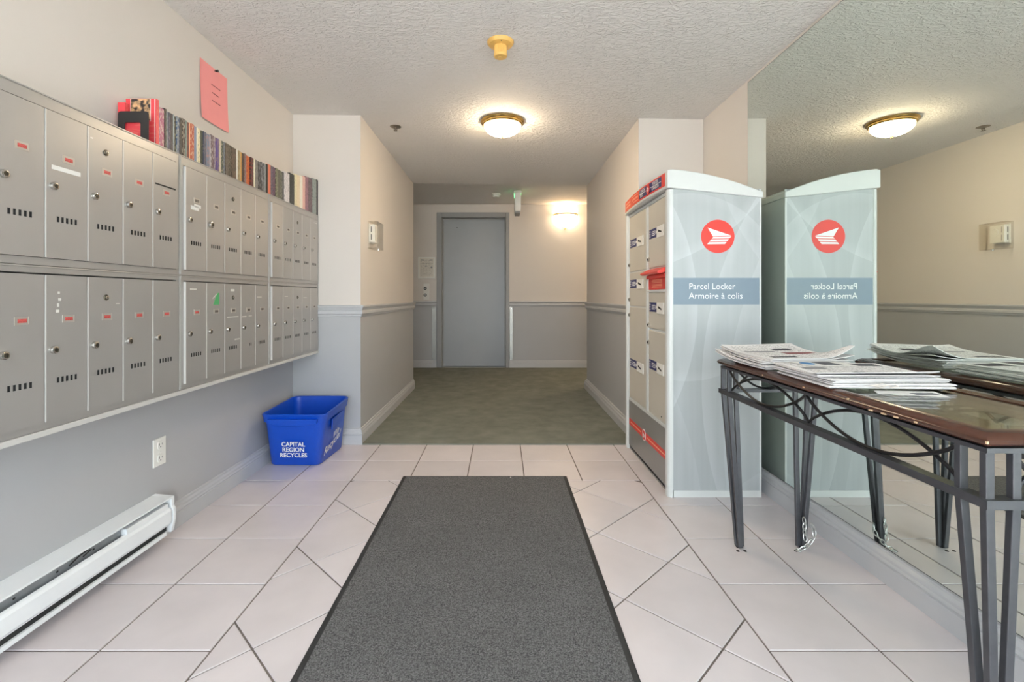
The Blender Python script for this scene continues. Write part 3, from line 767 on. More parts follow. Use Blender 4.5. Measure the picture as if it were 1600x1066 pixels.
MB().box(X0, X1, 1.700, 1.752, ZT, ZT + .0015).build('foot', 'black', be)

# ---- pink notice with push pin
pn = thing('notice', (XL, 2.36, 1.84), 'pink paper notice pinned to the wall above the books', 'notice')
def sheet(y0, y1, zt, zb, xw, curl, nseg=10):
    mb = MB(); rows = []
    for i in range(nseg + 1):
        u = i / nseg; row = []
        for j in range(nseg + 1):
            v = j / nseg
            x = xw + .0012 + curl * ((1 - v) ** 2 * (0.4 + 0.6 * abs(u - .6))) + .006 * max(0, .25 - u) * v
            row.append((x, y0 + (y1 - y0) * u, zb + (zt - zb) * v))
        rows.append(row)
    pts = [p for r in rows for p in r]; n = nseg + 1
    fs = [(i * n + j, (i + 1) * n + j, (i + 1) * n + j + 1, i * n + j + 1) for i in range(nseg) for j in range(nseg)]
    mb.add(pts, fs); off = len(pts)
    mb.add([(p[0] - .0004, p[1], p[2]) for p in pts], [tuple(reversed(f)) for f in fs])
    return mb
sheet(2.249, 2.474, 2.128, 1.848, XL, .014).build('sheet', 'pink', pn, smooth=True, recalc=False)
for k, (ya, yb, zz) in enumerate(((2.335, 2.410, 2.038), (2.340, 2.398, 2.000), (2.340, 2.408, 1.962))):
    MB().box(XL + .0030 + .0004 * k, XL + .0036 + .0006 * k, ya, yb, zz, zz + .0035).build('written_line', 'ink', pn)
MB().lathe([(.0022, .001), (.0022, .006), (.006, .007), (.0045, .013), (.0065, .016), (.0065, .018)], (XL, 2.366, 2.118), 12, 0, 'x').build('push_pin', 'black', pn)

# ---- recycling bin
bn = thing('recycling_bin', (-1.2, 2.95, 0), 'blue plastic recycling bin with white lettering beside the pier', 'bin')
Bb = [(-1.382, 2.844), (-1.082, 2.838), (-1.058, 3.195), (-1.372, 3.195)]
Bt = [(-1.362, 2.690), (-0.985, 2.684), (-1.018, 3.205), (-1.392, 3.205)]
ZR = .340
def ring(cs, z, r, off, n=5):
    c = Vector((sum(p[0] for p in cs) / 4, sum(p[1] for p in cs) / 4)); pts = []
    P = [Vector(p) for p in cs]
    # push each edge out by off
    Q = []
    for i in range(4):
        a, b, d = P[i - 1], P[i], P[(i + 1) % 4]
        n0 = Vector(((b - a).y, -(b - a).x)).normalized(); n1 = Vector(((d - b).y, -(d - b).x)).normalized()
        m_ = n0 + n1; m_ = m_ / m_.dot(n0); Q.append(b + m_ * off)
    for i in range(4):
        a, b, d = Q[i - 1], Q[i], Q[(i + 1) % 4]
        u = (a - b).normalized(); v = (d - b).normalized()
        for k in range(n + 1):
            t = k / n
            p = b + u * r * (1 - t) ** 2 + v * r * t ** 2
            pts.append((p.x, p.y, z))
    return pts
def mix(t): return [(a[0] + (b[0] - a[0]) * t, a[1] + (b[1] - a[1]) * t) for a, b in zip(Bb, Bt)]
rings = [ring(mix(0), .002, .045, -.004), ring(mix(.02), .010, .045, 0), ring(mix(.80), .285, .05, -.008), ring(mix(.81), .287, .054, .002), ring(mix(.92), .322, .056, .003), ring(mix(1), .336, .056, .002), ring(mix(1), ZR, .054, -.004), ring(mix(1), .337, .05, -.011), ring(mix(.85), .30, .046, -.015), ring(mix(.04), .016, .038, -.010)]
MB().loft(rings, 0, True, True).build('body', 'blue', bn, smooth=True)
def on_front(u, z):                       # point on the sloping front face
    t = (z - 0.0) / ZR; q = mix(t); a, b = Vector(q[0]), Vector(q[1]); p = a + (b - a) * u
    return Vector((p.x, p.y - .002, z))
lipr = []
fu = [(.12, .287), (.30, .270), (.70, .270), (.88, .287)]
lp = MB(); pts = [on_front(u, z) + Vector((0, -.003, 0)) for u, z in fu] + [on_front(.88, .312) + Vector((0, -.003, 0)), on_front(.12, .312) + Vector((0, -.003, 0))]
lp.loft([[p + Vector((0, .014, 0)) for p in pts], [p + Vector((0, -.007, 0)) for p in pts]]); lp.build('hand_lip', 'blue', bn, bevel=.002)
rt = (on_front(1, .15) - on_front(0, .15)).normalized(); up = (on_front(.5, .3) - on_front(.5, 0)).normalized()
for k, s in enumerate(('CAPITAL', 'REGION', 'RECYCLES')):
    text(s, .045, on_front(.50, .135 - k * .037) + Vector((0, -.0035, 0)), rt, up, 'textwhite', bn, align='CENTER', bold=.0013, sx=.78)
def on_side(u, z):
    q = mix(z / ZR); a, b = Vector(q[1]), Vector(q[2]); p = a + (b - a) * u
    return Vector((p.x + .0034, p.y, z))
rt2 = (on_side(1, .1) - on_side(0, .1)).normalized(); up2 = (on_side(.5, .28) - on_side(.5, 0)).normalized()
rt2 = (rt2 + up2 * .22).normalized()
text('We', .062, on_side(.40, .128), rt2, up2, 'textwhite', bn, bold=.001, shear=.2)
text('Recycle!', .075, on_side(.10, .050), rt2, up2, 'textwhite', bn, bold=.001, shear=.2)
for u0, u1 in ((.30, .70),):
    pts = [on_side(u0, .20), on_side(u1, .20), on_side(u1 + .04, .275), on_side(u0 - .04, .275)]
    MB().loft([[p + Vector((-.004, 0, 0)) for p in pts], [p + Vector((.0035, 0, 0)) for p in pts]]).build('side_panel', 'blue', bn, bevel=.002)

# ---- electrical outlet
ol = thing('outlet', (XL, 1.982, .302), 'white duplex outlet on the grey wall under the mailboxes', 'outlet')
MB().box(XL + .0002, XL + .0055, 1.945, 2.018, .303, .418).build('cover_plate', 'white', ol, bevel=.003)
for zz in (.3335, .3875):
    rcp = MB(); rcp.loft([[(XL + .0055, 1.9815 + y, zz + z) for y, z in rrect2(-.016, .016, -.017, .017, .012)], [(XL + .0085, 1.9815 + y, zz + z) for y, z in rrect2(-.015, .015, -.016, .016, .011)]])
    ro = rcp.build('receptacle', 'white', ol)
    MB().box(XL + .0084, XL + .0090, 1.974, 1.9755, zz, zz + .009).box(XL + .0084, XL + .0090, 1.988, 1.9895, zz, zz + .008).lathe([(.0028, .0084), (.0028, .0090)], (XL, 1.9815, zz - .007), 8, 0, 'x').build('socket_slot', 'darkgap', ro)
MB().lathe([(.003, .0055), (.003, .0065), (.001, .007)], (XL, 1.9815, .3605), 10, 0, 'x').build('screw', 'white', ol)

# ---- baseboard heater
ht = thing('baseboard_heater', (XL + .04, 1.2, .046), 'long white electric baseboard heater along the floor, its front slightly bent', 'heater')
HY0, HY1, HF = -0.35, 1.945, -1.337
MB().box(XL + .0005, XL + .005, HY0, HY1, .046, .188).build('back_plate', 'whitemetal', ht)
tp = MB(); tp.hexa([(XL + .0005, HY0, .190), (HF - .006, HY0, .1855), (HF - .006, HY1, .1855), (XL + .0005, HY1, .190)], [(XL + .0005, HY0, .1945), (HF - .006, HY0, .189), (HF - .006, HY1, .189), (XL + .0005, HY1, .1945)])
tp.hexa([(HF - .006, HY0, .183), (HF - .004, HY0, .183), (HF - .004, HY1, .183), (HF - .006, HY1, .183)], [(HF - .006, HY0, .189), (HF - .004, HY0, .189), (HF - .004, HY1, .189), (HF - .006, HY1, .189)])
tp.build('top_cover', 'whitemetal', ht)
fp = MB(); pr = [(HF - .012, .150), (HF - .004, .146), (HF + .002, .138), (HF + .002, .092), (HF - .006, .082), (HF - .006, .080)]
r0 = [[(x, y, z) for x, z in pr] + [(x - .0015, y, z - .0005) for x, z in reversed(pr)] for y in (HY0, HY1 - .01)]
fp.loft(r0); fp.build('front_panel', 'whitemetal', ht)
MB().box(XL + .012, HF - .022, HY0, HY1 - .24, .095, .176).build('heating_element', 'element', ht)
el = MB()
for k in range(9): el.box(HF - .0225, HF - .0205, .55 + k * .13, .556 + k * .13, .158, .163)
el.build('rivets', 'darkgap', ht)
MB().tube([(HF - .018, 1.50, .158), (HF - .016, 1.53, .170), (HF - .016, 1.56, .174), (HF - .017, 1.58, .168), (HF - .018, 1.55, .160)], .0022, 6).build('loose_wire', 'black', ht, smooth=True)
MB().box(XL + .006, HF - .006, HY1 - .23, HY1 - .02, .094, .168).build('junction_box', 'whitemetal', ht)
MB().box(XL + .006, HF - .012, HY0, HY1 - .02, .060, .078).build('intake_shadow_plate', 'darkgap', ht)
MB().box(HF - .012, HF - .004, HY0, HY1 - .03, .046, .060).box(XL + .005, HF - .012, HY0, HY1 - .03, .046, .049).build('bottom_lip', 'whitemetal', ht)
ec = MB(); ep = [(XL + .001, .046), (HF - .006, .046), (HF + .003, .092), (HF + .003, .140), (HF - .004, .150), (HF - .004, .188), (XL + .001, .196)]
ec.loft([[(x, HY1 - .001, z) for x, z in ep], [(x, HY1 + .016, z) for x, z in ep]]); ec.build('end_cap', 'whitemetal', ht, bevel=.002)

# ---- floor mat
mt = thing('entrance_mat', (-.094, 1.6, 0), 'charcoal ribbed entrance mat with black rubber border on the tiles', 'mat')
MX0, MX1, MY0, MY1 = -.549, .361, .42, 2.666
MB().rectsweep(MX0 + .02, MX1 - .02, MY0 + .02, MY1 - .02, [(0, .0008), (.02, .0008), (.02, .0022), (.014, .0058), (0, .0066)]).build('rubber_border', 'matrubber', mt)
MB().box(MX0 + .0195, MX1 - .0195, MY0 + .0195, MY1 - .0195, .0008, .0092).build('pile', 'pile', mt, bevel=.003)
MB().lathe([(.004, .0092), (.004, .0104), (.002, .0114)], (.049, 2.630, 0), 10).build('lint_speck', 'paper', mt)

# ---- parcel locker
lk = thing('parcel_locker', (1.062, 2.79, 0), 'white parcel locker with red emblem and silver doors by the mirror', 'locker')
LX0, LX1, LY0, LY1 = .829, 1.296, 2.388, 3.202
bd = MB(); bd.box(LX0 + .018, LX1, LY0 + .012, LY1, .012, 1.535)
bd.build('body', 'lockerwhite', lk)
for y0, y1 in ((LY0, LY0 + .038), (LY1 - .030, LY1)):
    pst = MB(); pst.loft([[(x, y, z) for x, y in (arc((LX0 + .020, y0 + .020), .020, math.pi, 1.5 * math.pi, 6) + [(LX0 + .024, y0), (LX0 + .024, y1), (LX0, y1)])] for z in (.0, 1.540)])
    pst.build('corner_post', 'lockerwhite', lk, smooth=True)
sf = MB()
for a in ((LX0 + .03, LX1 + .001, LY0 + .002, LY0 + .012, 0, .034), (LX1 - .008, LX1 + .001, LY0 + .002, LY0 + .012, .034, 1.54), (LX0 + .024, LX0 + .028, LY0 + .002, LY0 + .012, .034, 1.54)): sf.box(*a)
sf.build('side_frame', 'lockerwhite', lk, bevel=.001)
MB().box(LX0 + .028, LX1 - .008, LY0 + .004, LY0 + .012, .034, 1.54).build('side_panel', 'art', lk, uvs=lambda v: (v.x - LX0, v.z))
YS = LY0 + .004                                              # face of the side panel
# emblem
ex, ez, er = (1121.5 - VPX) * YS / FPX, 1 - (369.5 - VPY) * YS / FPX, .0835
em = MB().lathe([(er, 0), (er, -.0012)], (ex, YS, ez), 48, 0, 'y').build('emblem_disc', 'red', lk)
def wing(parent, ox, oz, R, fy, face):
    """white wing emblem, polygons given in units of the disc radius; face maps (u,v)->point"""
    polys = [[(-.62, .53), (.80, .05), (-.30, .00)], [(-.28, -.03), (.80, .00), (.70, -.11), (-.36, -.13)], [(-.40, -.18), (.65, -.16), (.57, -.28), (-.50, -.30)], [(-.54, -.35), (.52, -.33), (.42, -.46), (-.64, -.47)]]
    mb = MB()
    for p in polys: mb.add([face(ox + u * R, oz + v * R) for u, v in p], [tuple(range(len(p)))])
    return mb.build('emblem_wing', 'textwhite', parent, recalc=False)
wing(em, ex, ez, er, 0, lambda u, v: (u, YS - .0018, v))
bz0, bz1 = 1 - (476 - VPY) * YS / FPX, 1 - (434.3 - VPY) * YS / FPX
bnd = MB().box((1052 - VPX) * YS / FPX, LX1 - .009, YS - .0008, YS, bz0, bz1).build('name_band', 'band', lk)
text('Parcel Locker', .0435, ((1076 - VPX) * YS / FPX, YS - .0014, 1 - (452 - VPY) * YS / FPX), (1, 0, 0), (0, 0, 1), 'textwhite', bnd, sx=.96)
text('Armoire à colis', .0435, ((1076 - VPX) * YS / FPX, YS - .0014, 1 - (466.8 - VPY) * YS / FPX), (1, 0, 0), (0, 0, 1), 'textwhite', bnd, sx=.99)
# front (faces the corridor axis, -x)
FX = LX0 + .012
ff = MB()
ZK = .335
ff.box(FX, FX + .012, LY0 + .038, LY1 - .030, ZK - .012, ZK + .008); ff.box(FX - .002, FX + .012, 2.752, 2.790, ZK + .008, 1.525); ff.box(FX, FX + .012, LY0 + .038, LY1 - .030, 1.522, 1.540)
ff.box(FX, FX + .012, LY0 + .038, LY0 + .052, ZK + .008, 1.522); ff.box(FX, FX + .012, LY1 - .042, LY1 - .030, ZK + .008, 1.522)
ff.build('front_frame', 'lockerwhite', lk, bevel=.002)
cols = {'near': (LY0 + .053, 2.751), 'far': (2.791, LY1 - .043)}
doors = [('near', .345, .812, .622, .742), ('near', .824, 1.026, .945, .842), ('near', 1.164, 1.520, 1.355, 1.215), ('far', .345, .935, .575, .885), ('far', .944, 1.155, 1.085, .985), ('far', 1.164, 1.520, 1.345, 1.210)]
def lk_lock(y, z, par):
    MB().lathe([(.0125, 0), (.0125, -.006), (.009, -.009)], (FX + .002, y, z), 16, 0, 'x').lathe([(.0055, -.008), (.0055, -.0105)], (FX + .002, y, z), 12, 1, 'x').build('lock', ['chrome', 'darkgap'], par, True)
for cn, z0, z1, zl, zk in doors:
    y0, y1 = cols[cn]
    d = MB().box(FX + .002, FX + .011, y0 + .0015, y1 - .0015, z0, z1).build('door', 'lockerdoor', lk, bevel=.0025)
    yc = y0 + .012                                       # near edge = right as seen from the front
    w_ = (y1 - y0) * .80
    ya = y1 - .020 - w_
    MB().box(FX + .0008, FX + .002, ya + w_ * .45, ya + w_, zl - .026, zl + .026).build('instruction_label', 'navy', d)
    kb = MB().box(FX - .003, FX + .002, ya, ya + w_ * .45, zl - .034, zl + .026).build('key_holder', 'white', d, bevel=.002)
    MB().hexa([(FX - .0036, ya + w_ * .12, zl - .014), (FX - .003, ya + w_ * .12, zl - .014), (FX - .003, ya + w_ * .34, zl - .004), (FX - .0036, ya + w_ * .34, zl - .004)], [(FX - .0036, ya + w_ * .12, zl - .006), (FX - .003, ya + w_ * .12, zl - .006), (FX - .003, ya + w_ * .34, zl + .008), (FX - .0036, ya + w_ * .34, zl + .008)]).build('key_mark', 'darkgap', kb)
    lb = MB()
    for q in range(3): lb.box(FX + .0003, FX + .0008, ya + w_ * .60, ya + w_ * .82, zl - .013 + q * .010, zl - .008 + q * .010)
    for q in range(3): lb.box(FX + .0003, FX + .0008, ya + w_ * .92, ya + w_ * .965, zl - .018 + q * .014, zl - .010 + q * .014)
    lb.add([(FX + .0003, ya + w_ * .46, zl), (FX + .0003, ya + w_ * .55, zl + .012), (FX + .0003, ya + w_ * .55, zl - .012)], [(0, 1, 2)])
    lb.build('label_print', 'textwhite', d)
    lk_lock(y1 - .010, zk, d)
# red posting slot with hood
y0, y1 = cols['near']
rs = MB().box(FX + .002, FX + .011, y0 + .002, y1 - .002, 1.042, 1.158).build('posting_slot', 'red', lk, bevel=.002)
hd = MB(); pr = [(FX + .002, 1.158), (FX - .046, 1.134), (FX - .048, 1.128), (FX - .034, 1.122), (FX + .002, 1.132)]
hd.loft([[(x, y, z) for x, z in pr] for y in (y0 + .002, y1 - .002)]); hd.build('slot_hood', 'red', rs)
MB().box(FX - .012, FX + .002, y0 + .002, y1 - .002, 1.102, 1.122).build('slot_flap', 'red', rs, bevel=.002)
tb = MB()
for q, zz in enumerate((1.092, 1.085, 1.078, 1.067, 1.060, 1.053)): tb.box(FX + .0012, FX + .002, y0 + .075, y1 - .075 + .012 * (q % 2), zz, zz + .0035)
tb.build('slot_print', 'pale_orange', rs)
MB().box(FX - .004, FX + .011, y0 + .002, y1 - .002, 1.030, 1.038).build('slot_sill', 'lockerwhite', lk)
# kick panel
kp = MB().box(FX + .001, FX + .012, LY0 + .038, LY1 - .030, .028, ZK - .012).build('kick_panel', 'kick', lk)
st = MB().box(FX - .0002, FX + .001, 2.440, LY1 - .045, .164, .206).build('red_stripe', 'red', kp)
MB().lathe([(.034, 0), (.034, -.0015)], (FX, 2.83, .185), 28, 0, 'x').build('stripe_emblem', 'textwhite', kp)
MB().lathe([(.028, -.0015), (.028, -.0022)], (FX, 2.83, .185), 28, 0, 'x').build('stripe_emblem_ring', 'red', kp)
wing(kp, 0, 0, .028, 0, lambda u, v: (FX - .0028, 2.83 - u, .185 + v))
MB().box(FX - .0008, FX - .0002, 2.47, 2.77, .182, .189).box(FX - .0008, FX - .0002, 2.89, 3.12, .182, .189).build('stripe_print', 'pale_orange', st)
MB().lathe([(.004, 0), (.004, -.002)], (FX, 2.52, .37), 8, 0, 'x').build('scratch_mark', 'darkgap', kp)
MB().box(FX + .006, FX + .012, LY0 + .038, LY1 - .030, .0, .028).build('plinth', 'kick', lk)
# cap with bowed red sign
cap = MB()
def bow(t): return .022 * math.sin(math.pi * t)
nS = 12
ptsf = [(LX0 - .004 - bow(i / nS), LY0 - .006 + (LY1 + .010 - LY0) * i / nS) for i in range(nS + 1)]
def cap_top(x):
    t = max(0, min(1, (x - LX0) / (LX1 - LX0))); return 1.640 - .030 * t - .084 * t * t
def cap_bot(x):
    t = max(0, min(1, (x - LX0) / (LX1 - LX0))); return 1.546 - .050 * t
rows = []
xs = [0, .04, .15, .3, .45, .6, .75, .9, 1]
tops_, bots_ = [], []
for (fx, fy) in ptsf:
    xr = LX1 + .006
    tops_.append([(fx + (xr - fx) * s, fy, cap_top(fx + (xr - fx) * s) - (.006 if s == 0 else 0)) for s in xs])
    bots_.append([(fx + (xr - fx) * s, fy, cap_bot(fx + (xr - fx) * s)) for s in xs])
n2 = len(xs); vs_ = [p for r in tops_ for p in r] + [p for r in bots_ for p in r]; off = (nS + 1) * n2; fs = []
for i in range(nS):
    for j in range(n2 - 1):
        a = i * n2 + j; fs.append((a, a + 1, a + n2 + 1, a + n2)); fs.append((off + a, off + a + n2, off + a + n2 + 1, off + a + 1))
    fs.append((i * n2, (i + 1) * n2, off + (i + 1) * n2, off + i * n2)); fs.append((i * n2 + n2 - 1, off + i * n2 + n2 - 1, off + (i + 1) * n2 + n2 - 1, (i + 1) * n2 + n2 - 1))
for j in range(n2 - 1):
    fs.append((j, off + j, off + j + 1, j + 1)); k = nS * n2 + j; fs.append((k, k + 1, off + k + 1, off + k))
cap.add(vs_, fs)
cp_ = cap.build('cap', 'lockerwhite', lk, smooth=True, bevel=.004)
def sgn(t, z, o=.0): # point on the bowed sign, t = 0 near .. 1 far
    x = LX0 - .004 - bow(t) - .0016 - o; y = LY0 - .006 + (LY1 + .010 - LY0) * t
    return (x, y, z)
def sign_piece(name, t0, t1, z0, z1, m, o=0.0, par=None, n=8):
    mb = MB(); rr = []
    for i in range(n + 1):
        t = t0 + (t1 - t0) * i / n
        a, b = Vector(sgn(t, z0, o)), Vector(sgn(t, z1, o)); rr.append([a, b, b + Vector((.0012, 0, 0)), a + Vector((.0012, 0, 0))])
    mb.loft(rr); return mb.build(name, m, par or cp_)
sp_ = sign_piece('sign_red_field', .035, .50, 1.560, 1.626, 'red')
so_ = sign_piece('sign_orange_field', .50, .975, 1.560, 1.626, 'orange')
sn_ = sign_piece('sign_navy_field', .085, .495, 1.568, 1.619, 'navy', .0006)
sign_piece('sign_rule', .09, .27, 1.592, 1.5945, 'textwhite', .0012)
sign_piece('sign_rule', .33, .49, 1.592, 1.5945, 'textwhite', .0012)
def stext(s, t, z, size, par):
    p = Vector(sgn(t, z, .0030)); r = (Vector(sgn(t - .05, z)) - Vector(sgn(t + .05, z))).normalized()
    text(s, size, p, r, (0, 0, 1), 'textwhite', par, align='CENTER', bold=.0004, sx=.92)
stext('POSTES', .175, 1.598, .024, sn_); stext('CANADA', .175, 1.573, .024, sn_); stext('CANADA', .415, 1.598, .024, sn_); stext('POST', .430, 1.573, .024, sn_)
pc = sgn(.30, 1.593, .003); MB().lathe([(.028, 0), (.028, -.001)], pc, 24, 0, 'x').build('sign_emblem', 'red', cp_)
wing(cp_, 0, 0, .026, 0, lambda u, v: (pc[0] - .0016, pc[1] - u, pc[2] + v))
for q, (t0, t1, z) in enumerate(((.53, .70, 1.612), (.53, .68, 1.596), (.53, .70, 1.590), (.53, .66, 1.574), (.76, .93, 1.600), (.76, .93, 1.580))):
    sign_piece('sign_print', t0, t1, z, z + (.004 if q < 4 else .008), 'pale_orange', .0012)

# ---- console table
TB = thing('console_table', (1.08, 1.42, 0), 'console table with mahogany rim, glass top and iron legs before the mirror', 'table')
TX0, TX1, TY0, TY1, TZ = .884, 1.262, .872, 1.966, .752
prof = [(0, TZ - .002), (-.034, TZ - .002), (-.036, TZ - .006), (-.036, TZ - .020), (-.018, TZ - .032), (-.006, TZ - .028), (-.001, TZ - .018), (0, TZ - .012)]
prof = [(-.040, TZ - .004), (-.030, TZ), (-.018, TZ - .001), (-.006, TZ - .006), (0, TZ - .014), (-.002, TZ - .021), (-.010, TZ - .027), (-.022, TZ - .030), (-.040, TZ - .030)]
rimo = MB().rectsweep(TX0, TX1, TY0, TY1, prof).build('wooden_rim', 'wood', TB, smooth=True)
MB().rectsweep(TX0, TX1, TY0, TY1, [(-.040, TZ - .012), (-.098, TZ - .012), (-.098, TZ - .026), (-.040, TZ - .026)]).build('inner_border', 'wood', TB)
MB().box(TX0 + .0405, TX1 - .0405, TY0 + .0405, TY1 - .0405, TZ - .0118, TZ - .006).build('glass_top', 'tableglass', TB)
ch = MB()
for y, zz, l in ((1.02, TZ - .019, .006), (1.07, TZ - .021, .010), (1.105, TZ - .022, .010), (1.145, TZ - .023, .008), (1.22, TZ - .012, .006), (1.40, TZ - .016, .005), (1.62, TZ - .016, .004)): ch.box(TX0 - .0012, TX0 + .004, y, y + l, zz - .002, zz + .0016)
ch.box(TX0 - .0004, TX0 + .003, TY0 - .0004, TY0 + .003, TZ - .020, TZ - .015)
ch.build('rim_chip', 'woodchip', rimo)
ZL = .620
# apron under the rim and lower rail
MB().rectsweep(TX0 + .010, TX1 - .010, TY0 + .010, TY1 - .010, [(0, TZ - .031), (-.022, TZ - .031), (-.022, TZ - .040), (0, TZ - .040)]).build('upper_rail', 'iron', TB)
MB().rectsweep(TX0 + .004, TX1 - .004, TY0 + .004, TY1 - .004, [(0, ZL + .007), (-.026, ZL + .007), (-.026, ZL - .003), (-.003, ZL - .003), (-.003, ZL - .010), (0, ZL - .010)]).build('lower_rail', 'iron', TB)
for sx, sy in ((0, 0), (0, 1), (1, 0), (1, 1)):
    cx = TX0 + .018 if sx == 0 else TX1 - .018; cy = TY0 + .018 if sy == 0 else TY1 - .018
    dx = 1 if sx == 0 else -1; dy = 1 if sy == 0 else -1
    fx_, fy_ = cx + dx * .046, cy + dy * .032
    for (bx, by, ox, oy) in ((0, 0, -.004 * dx, -.004 * dy), (.050, 0, .012 * dx, 0), (0, .050, 0, .012 * dy)):
        X, Y = cx + dx * bx, cy + dy * by
        MB().bar([(X, Y, TZ - .040), (X, Y, ZL - .004), (X + (fx_ + ox - X) * .08, Y + (fy_ + oy - Y) * .08, ZL - .05), (fx_ + ox, fy_ + oy, .004)], .0165, .0135, 0, Vector((1, .0, 0))).build('leg_bar', 'iron', TB, bevel=.0015)
    MB().lathe([(.011, .0005), (.011, .008)], (fx_, fy_, 0), 12).build('foot', 'black', TB)
def rods(p0, p1, n, nm):
    """n hanging U arcs and n standing arches between the rails"""
    a, b = Vector(p0), Vector(p1); zt, zb = TZ - .041, ZL + .010
    for k in range(n):
        for kind in (0, 1):
            pts = []
            for i in range(19):
                t = i / 18; s = math.sin(math.pi * t) ** .8 if 0 < t < 1 else 0
                p = a + (b - a) * ((k + t) / n)
                z = zt + (zb - zt) * s if kind == 0 else zb + (zt - zb) * s
                pts.append((p.x + (.004 if kind else -.004) * (1 if abs((b - a).y) > .3 else 0), p.y + (.004 if kind else -.004) * (1 if abs((b - a).x) > .3 else 0), z))
            MB().tube(pts, .0044, 7).build('curved_rod', 'darkiron', TB, smooth=True)
rods((TX0 + .022, TY0 + .07, 0), (TX0 + .022, TY1 - .07, 0), 2, 'front'); rods((TX1 - .022, TY0 + .07, 0), (TX1 - .022, TY1 - .07, 0), 2, 'back')
rods((TX0 + .07, TY0 + .022, 0), (TX1 - .07, TY0 + .022, 0), 1, 'end'); rods((TX0 + .07, TY1 - .022, 0), (TX1 - .07, TY1 - .022, 0), 1, 'end')

# ---- newspapers
def newspaper(label, cx, cy, z, w_, l_, t, rot, m, seed, lift=lambda x, y: 0.0, extra=lambda x, y: 0.0):
    """folded newspaper: several thin leaves; w_ along X, l_ along Y before rotation; lift shapes the whole pile, extra only the top leaves"""
    rnd = random.Random(seed); th = thing('newspaper', (cx, cy, z), label, 'newspaper', 'newspapers on the console table')
    R = Matrix.Rotation(rot, 3, 'Z'); leaves = max(3, int(t / .0028)); lt = t / leaves; inv = R.transposed()
    for k in range(leaves):
        ox, oy = rnd.uniform(-.009, .009), rnd.uniform(-.008, .008); dr = rnd.uniform(-.03, .03)
        if k == leaves - 1: ox = oy = dr = 0
        Rk = Matrix.Rotation(rot + dr, 3, 'Z')
        nu, nv = 14, 14; top = []
        for i in range(nu + 1):
            for j in range(nv + 1):
                x = (i / nu - .5) * w_ + ox; y = (j / nv - .5) * l_ + oy
                p = Rk @ Vector((x, y, 0)); X, Y = cx + p.x, cy + p.y
                top.append((X, Y, z + (k + 1) * lt - .0003 + lift(X, Y) + extra(X, Y) * max(0, (k - leaves / 2 + 1) / (leaves / 2))))
        n = nv + 1; fs = [(i * n + j, (i + 1) * n + j, (i + 1) * n + j + 1, i * n + j + 1) for i in range(nu) for j in range(nv)]
        mb = MB(); mb.add(top, fs); o_ = len(top)
        mb.add([(p[0], p[1], p[2] - lt * .68) for p in top], [tuple(reversed(f)) for f in fs])
        loop = [i * n for i in range(nu + 1)] + [nu * n + j for j in range(1, n)] + [i * n + nv for i in range(nu - 1, -1, -1)] + [j for j in range(nv - 1, 0, -1)]
        for a, b in zip(loop, loop[1:] + loop[:1]): mb.f.append([a, a + o_, b + o_, b]); mb.m.append(0)
        def uvf(v, ox=ox, oy=oy):
            q = inv @ Vector((v.x - cx, v.y - cy, 0)); return ((q.x - ox) / w_ + .5, (q.y - oy) / l_ + .5)
        mb.build('leaf', m if k == leaves - 1 else 'newsprint', th, smooth=False, uvs=uvf)
    return th
NP = srgb(234, 231, 230)
M['newsprint'] = mat('newsprint', srgb(228, 224, 222), 0.85, noise=0.06, nscale=60)
dk, bl, rd, gr = srgb(70, 70, 78), srgb(50, 120, 180), srgb(140, 80, 82), srgb(150, 150, 152)
pa = print_mat('front_page_a', NP, [(.10, .12, .42, .20, dk), (.50, .40, .90, .55, rd), (.1, .6, .5, .68, gr), (.55, .7, .8, .8, dk)], (.06, .05), 30)
pb = print_mat('front_page_b', NP, [(.06, .80, .60, .92, dk), (.65, .1, .92, .45, rd), (.10, .15, .5, .4, gr)], (.06, .05), 26)
pc_ = print_mat('front_page_c', NP, [(.62, .72, .93, .92, dk), (.08, .40, .30, .58, gr), (.4, .12, .75, .24, gr)], (.06, .05), 28)
pd = print_mat('front_page_d', NP, [(.1, .1, .5, .3, gr), (.6, .5, .9, .62, dk)], (.06, .05), 24)
zt = TZ + .0006
liftA = lambda x, y: .020 * max(0.0, (y - 1.82) / .15) ** 2 + .006 * max(0.0, (.96 - x) / .08) ** 2 * max(0.0, min(1, (y - 1.7) / .2))
newspaper('lowest newspaper of the far pile, its edge hanging near the table end', 1.043, 1.800, zt, .300, .340, .014, .05, pd, 1, liftA)
newspaper('middle newspaper of the far pile on the console table', 1.050, 1.805, zt + .0148, .290, .325, .012, -.04, pb, 2, liftA)
newspaper('topmost newspaper of the far pile with a near corner curling upward', 1.056, 1.800, zt + .0275, .300, .320, .010, .09, pa, 3, liftA, lambda x, y: .030 * max(0.0, (x - 1.10) / .10) ** 2 * max(0.0, min(1, (1.80 - y) / .12)))
liftB = lambda x, y: 0.0
newspaper('lowest newspaper of the near pile, tied with white twine', 1.065, 1.430, zt, .330, .268, .012, -.04, pd, 4)
newspaper('second newspaper from the bottom of the near pile', 1.058, 1.436, zt + .0128, .330, .262, .010, .02, pb, 5)
newspaper('top newspaper of the near pile with a dark photo block', 1.050, 1.452, zt + .0236, .318, .262, .008, -.10, pc_, 6, liftB, lambda x, y: .012 * max(0.0, (1.38 - y) / .07) ** 2)
lg = thing('advertising_leaflet', (1.03, 1.545, zt + .033), 'white leaflet with a blue oval mark lying on the near newspaper pile', 'leaflet')
lm = MB(); lm.box(.955, 1.11, 1.49, 1.59, zt + .0328, zt + .0336); lm.build('sheet', 'paper', lg)
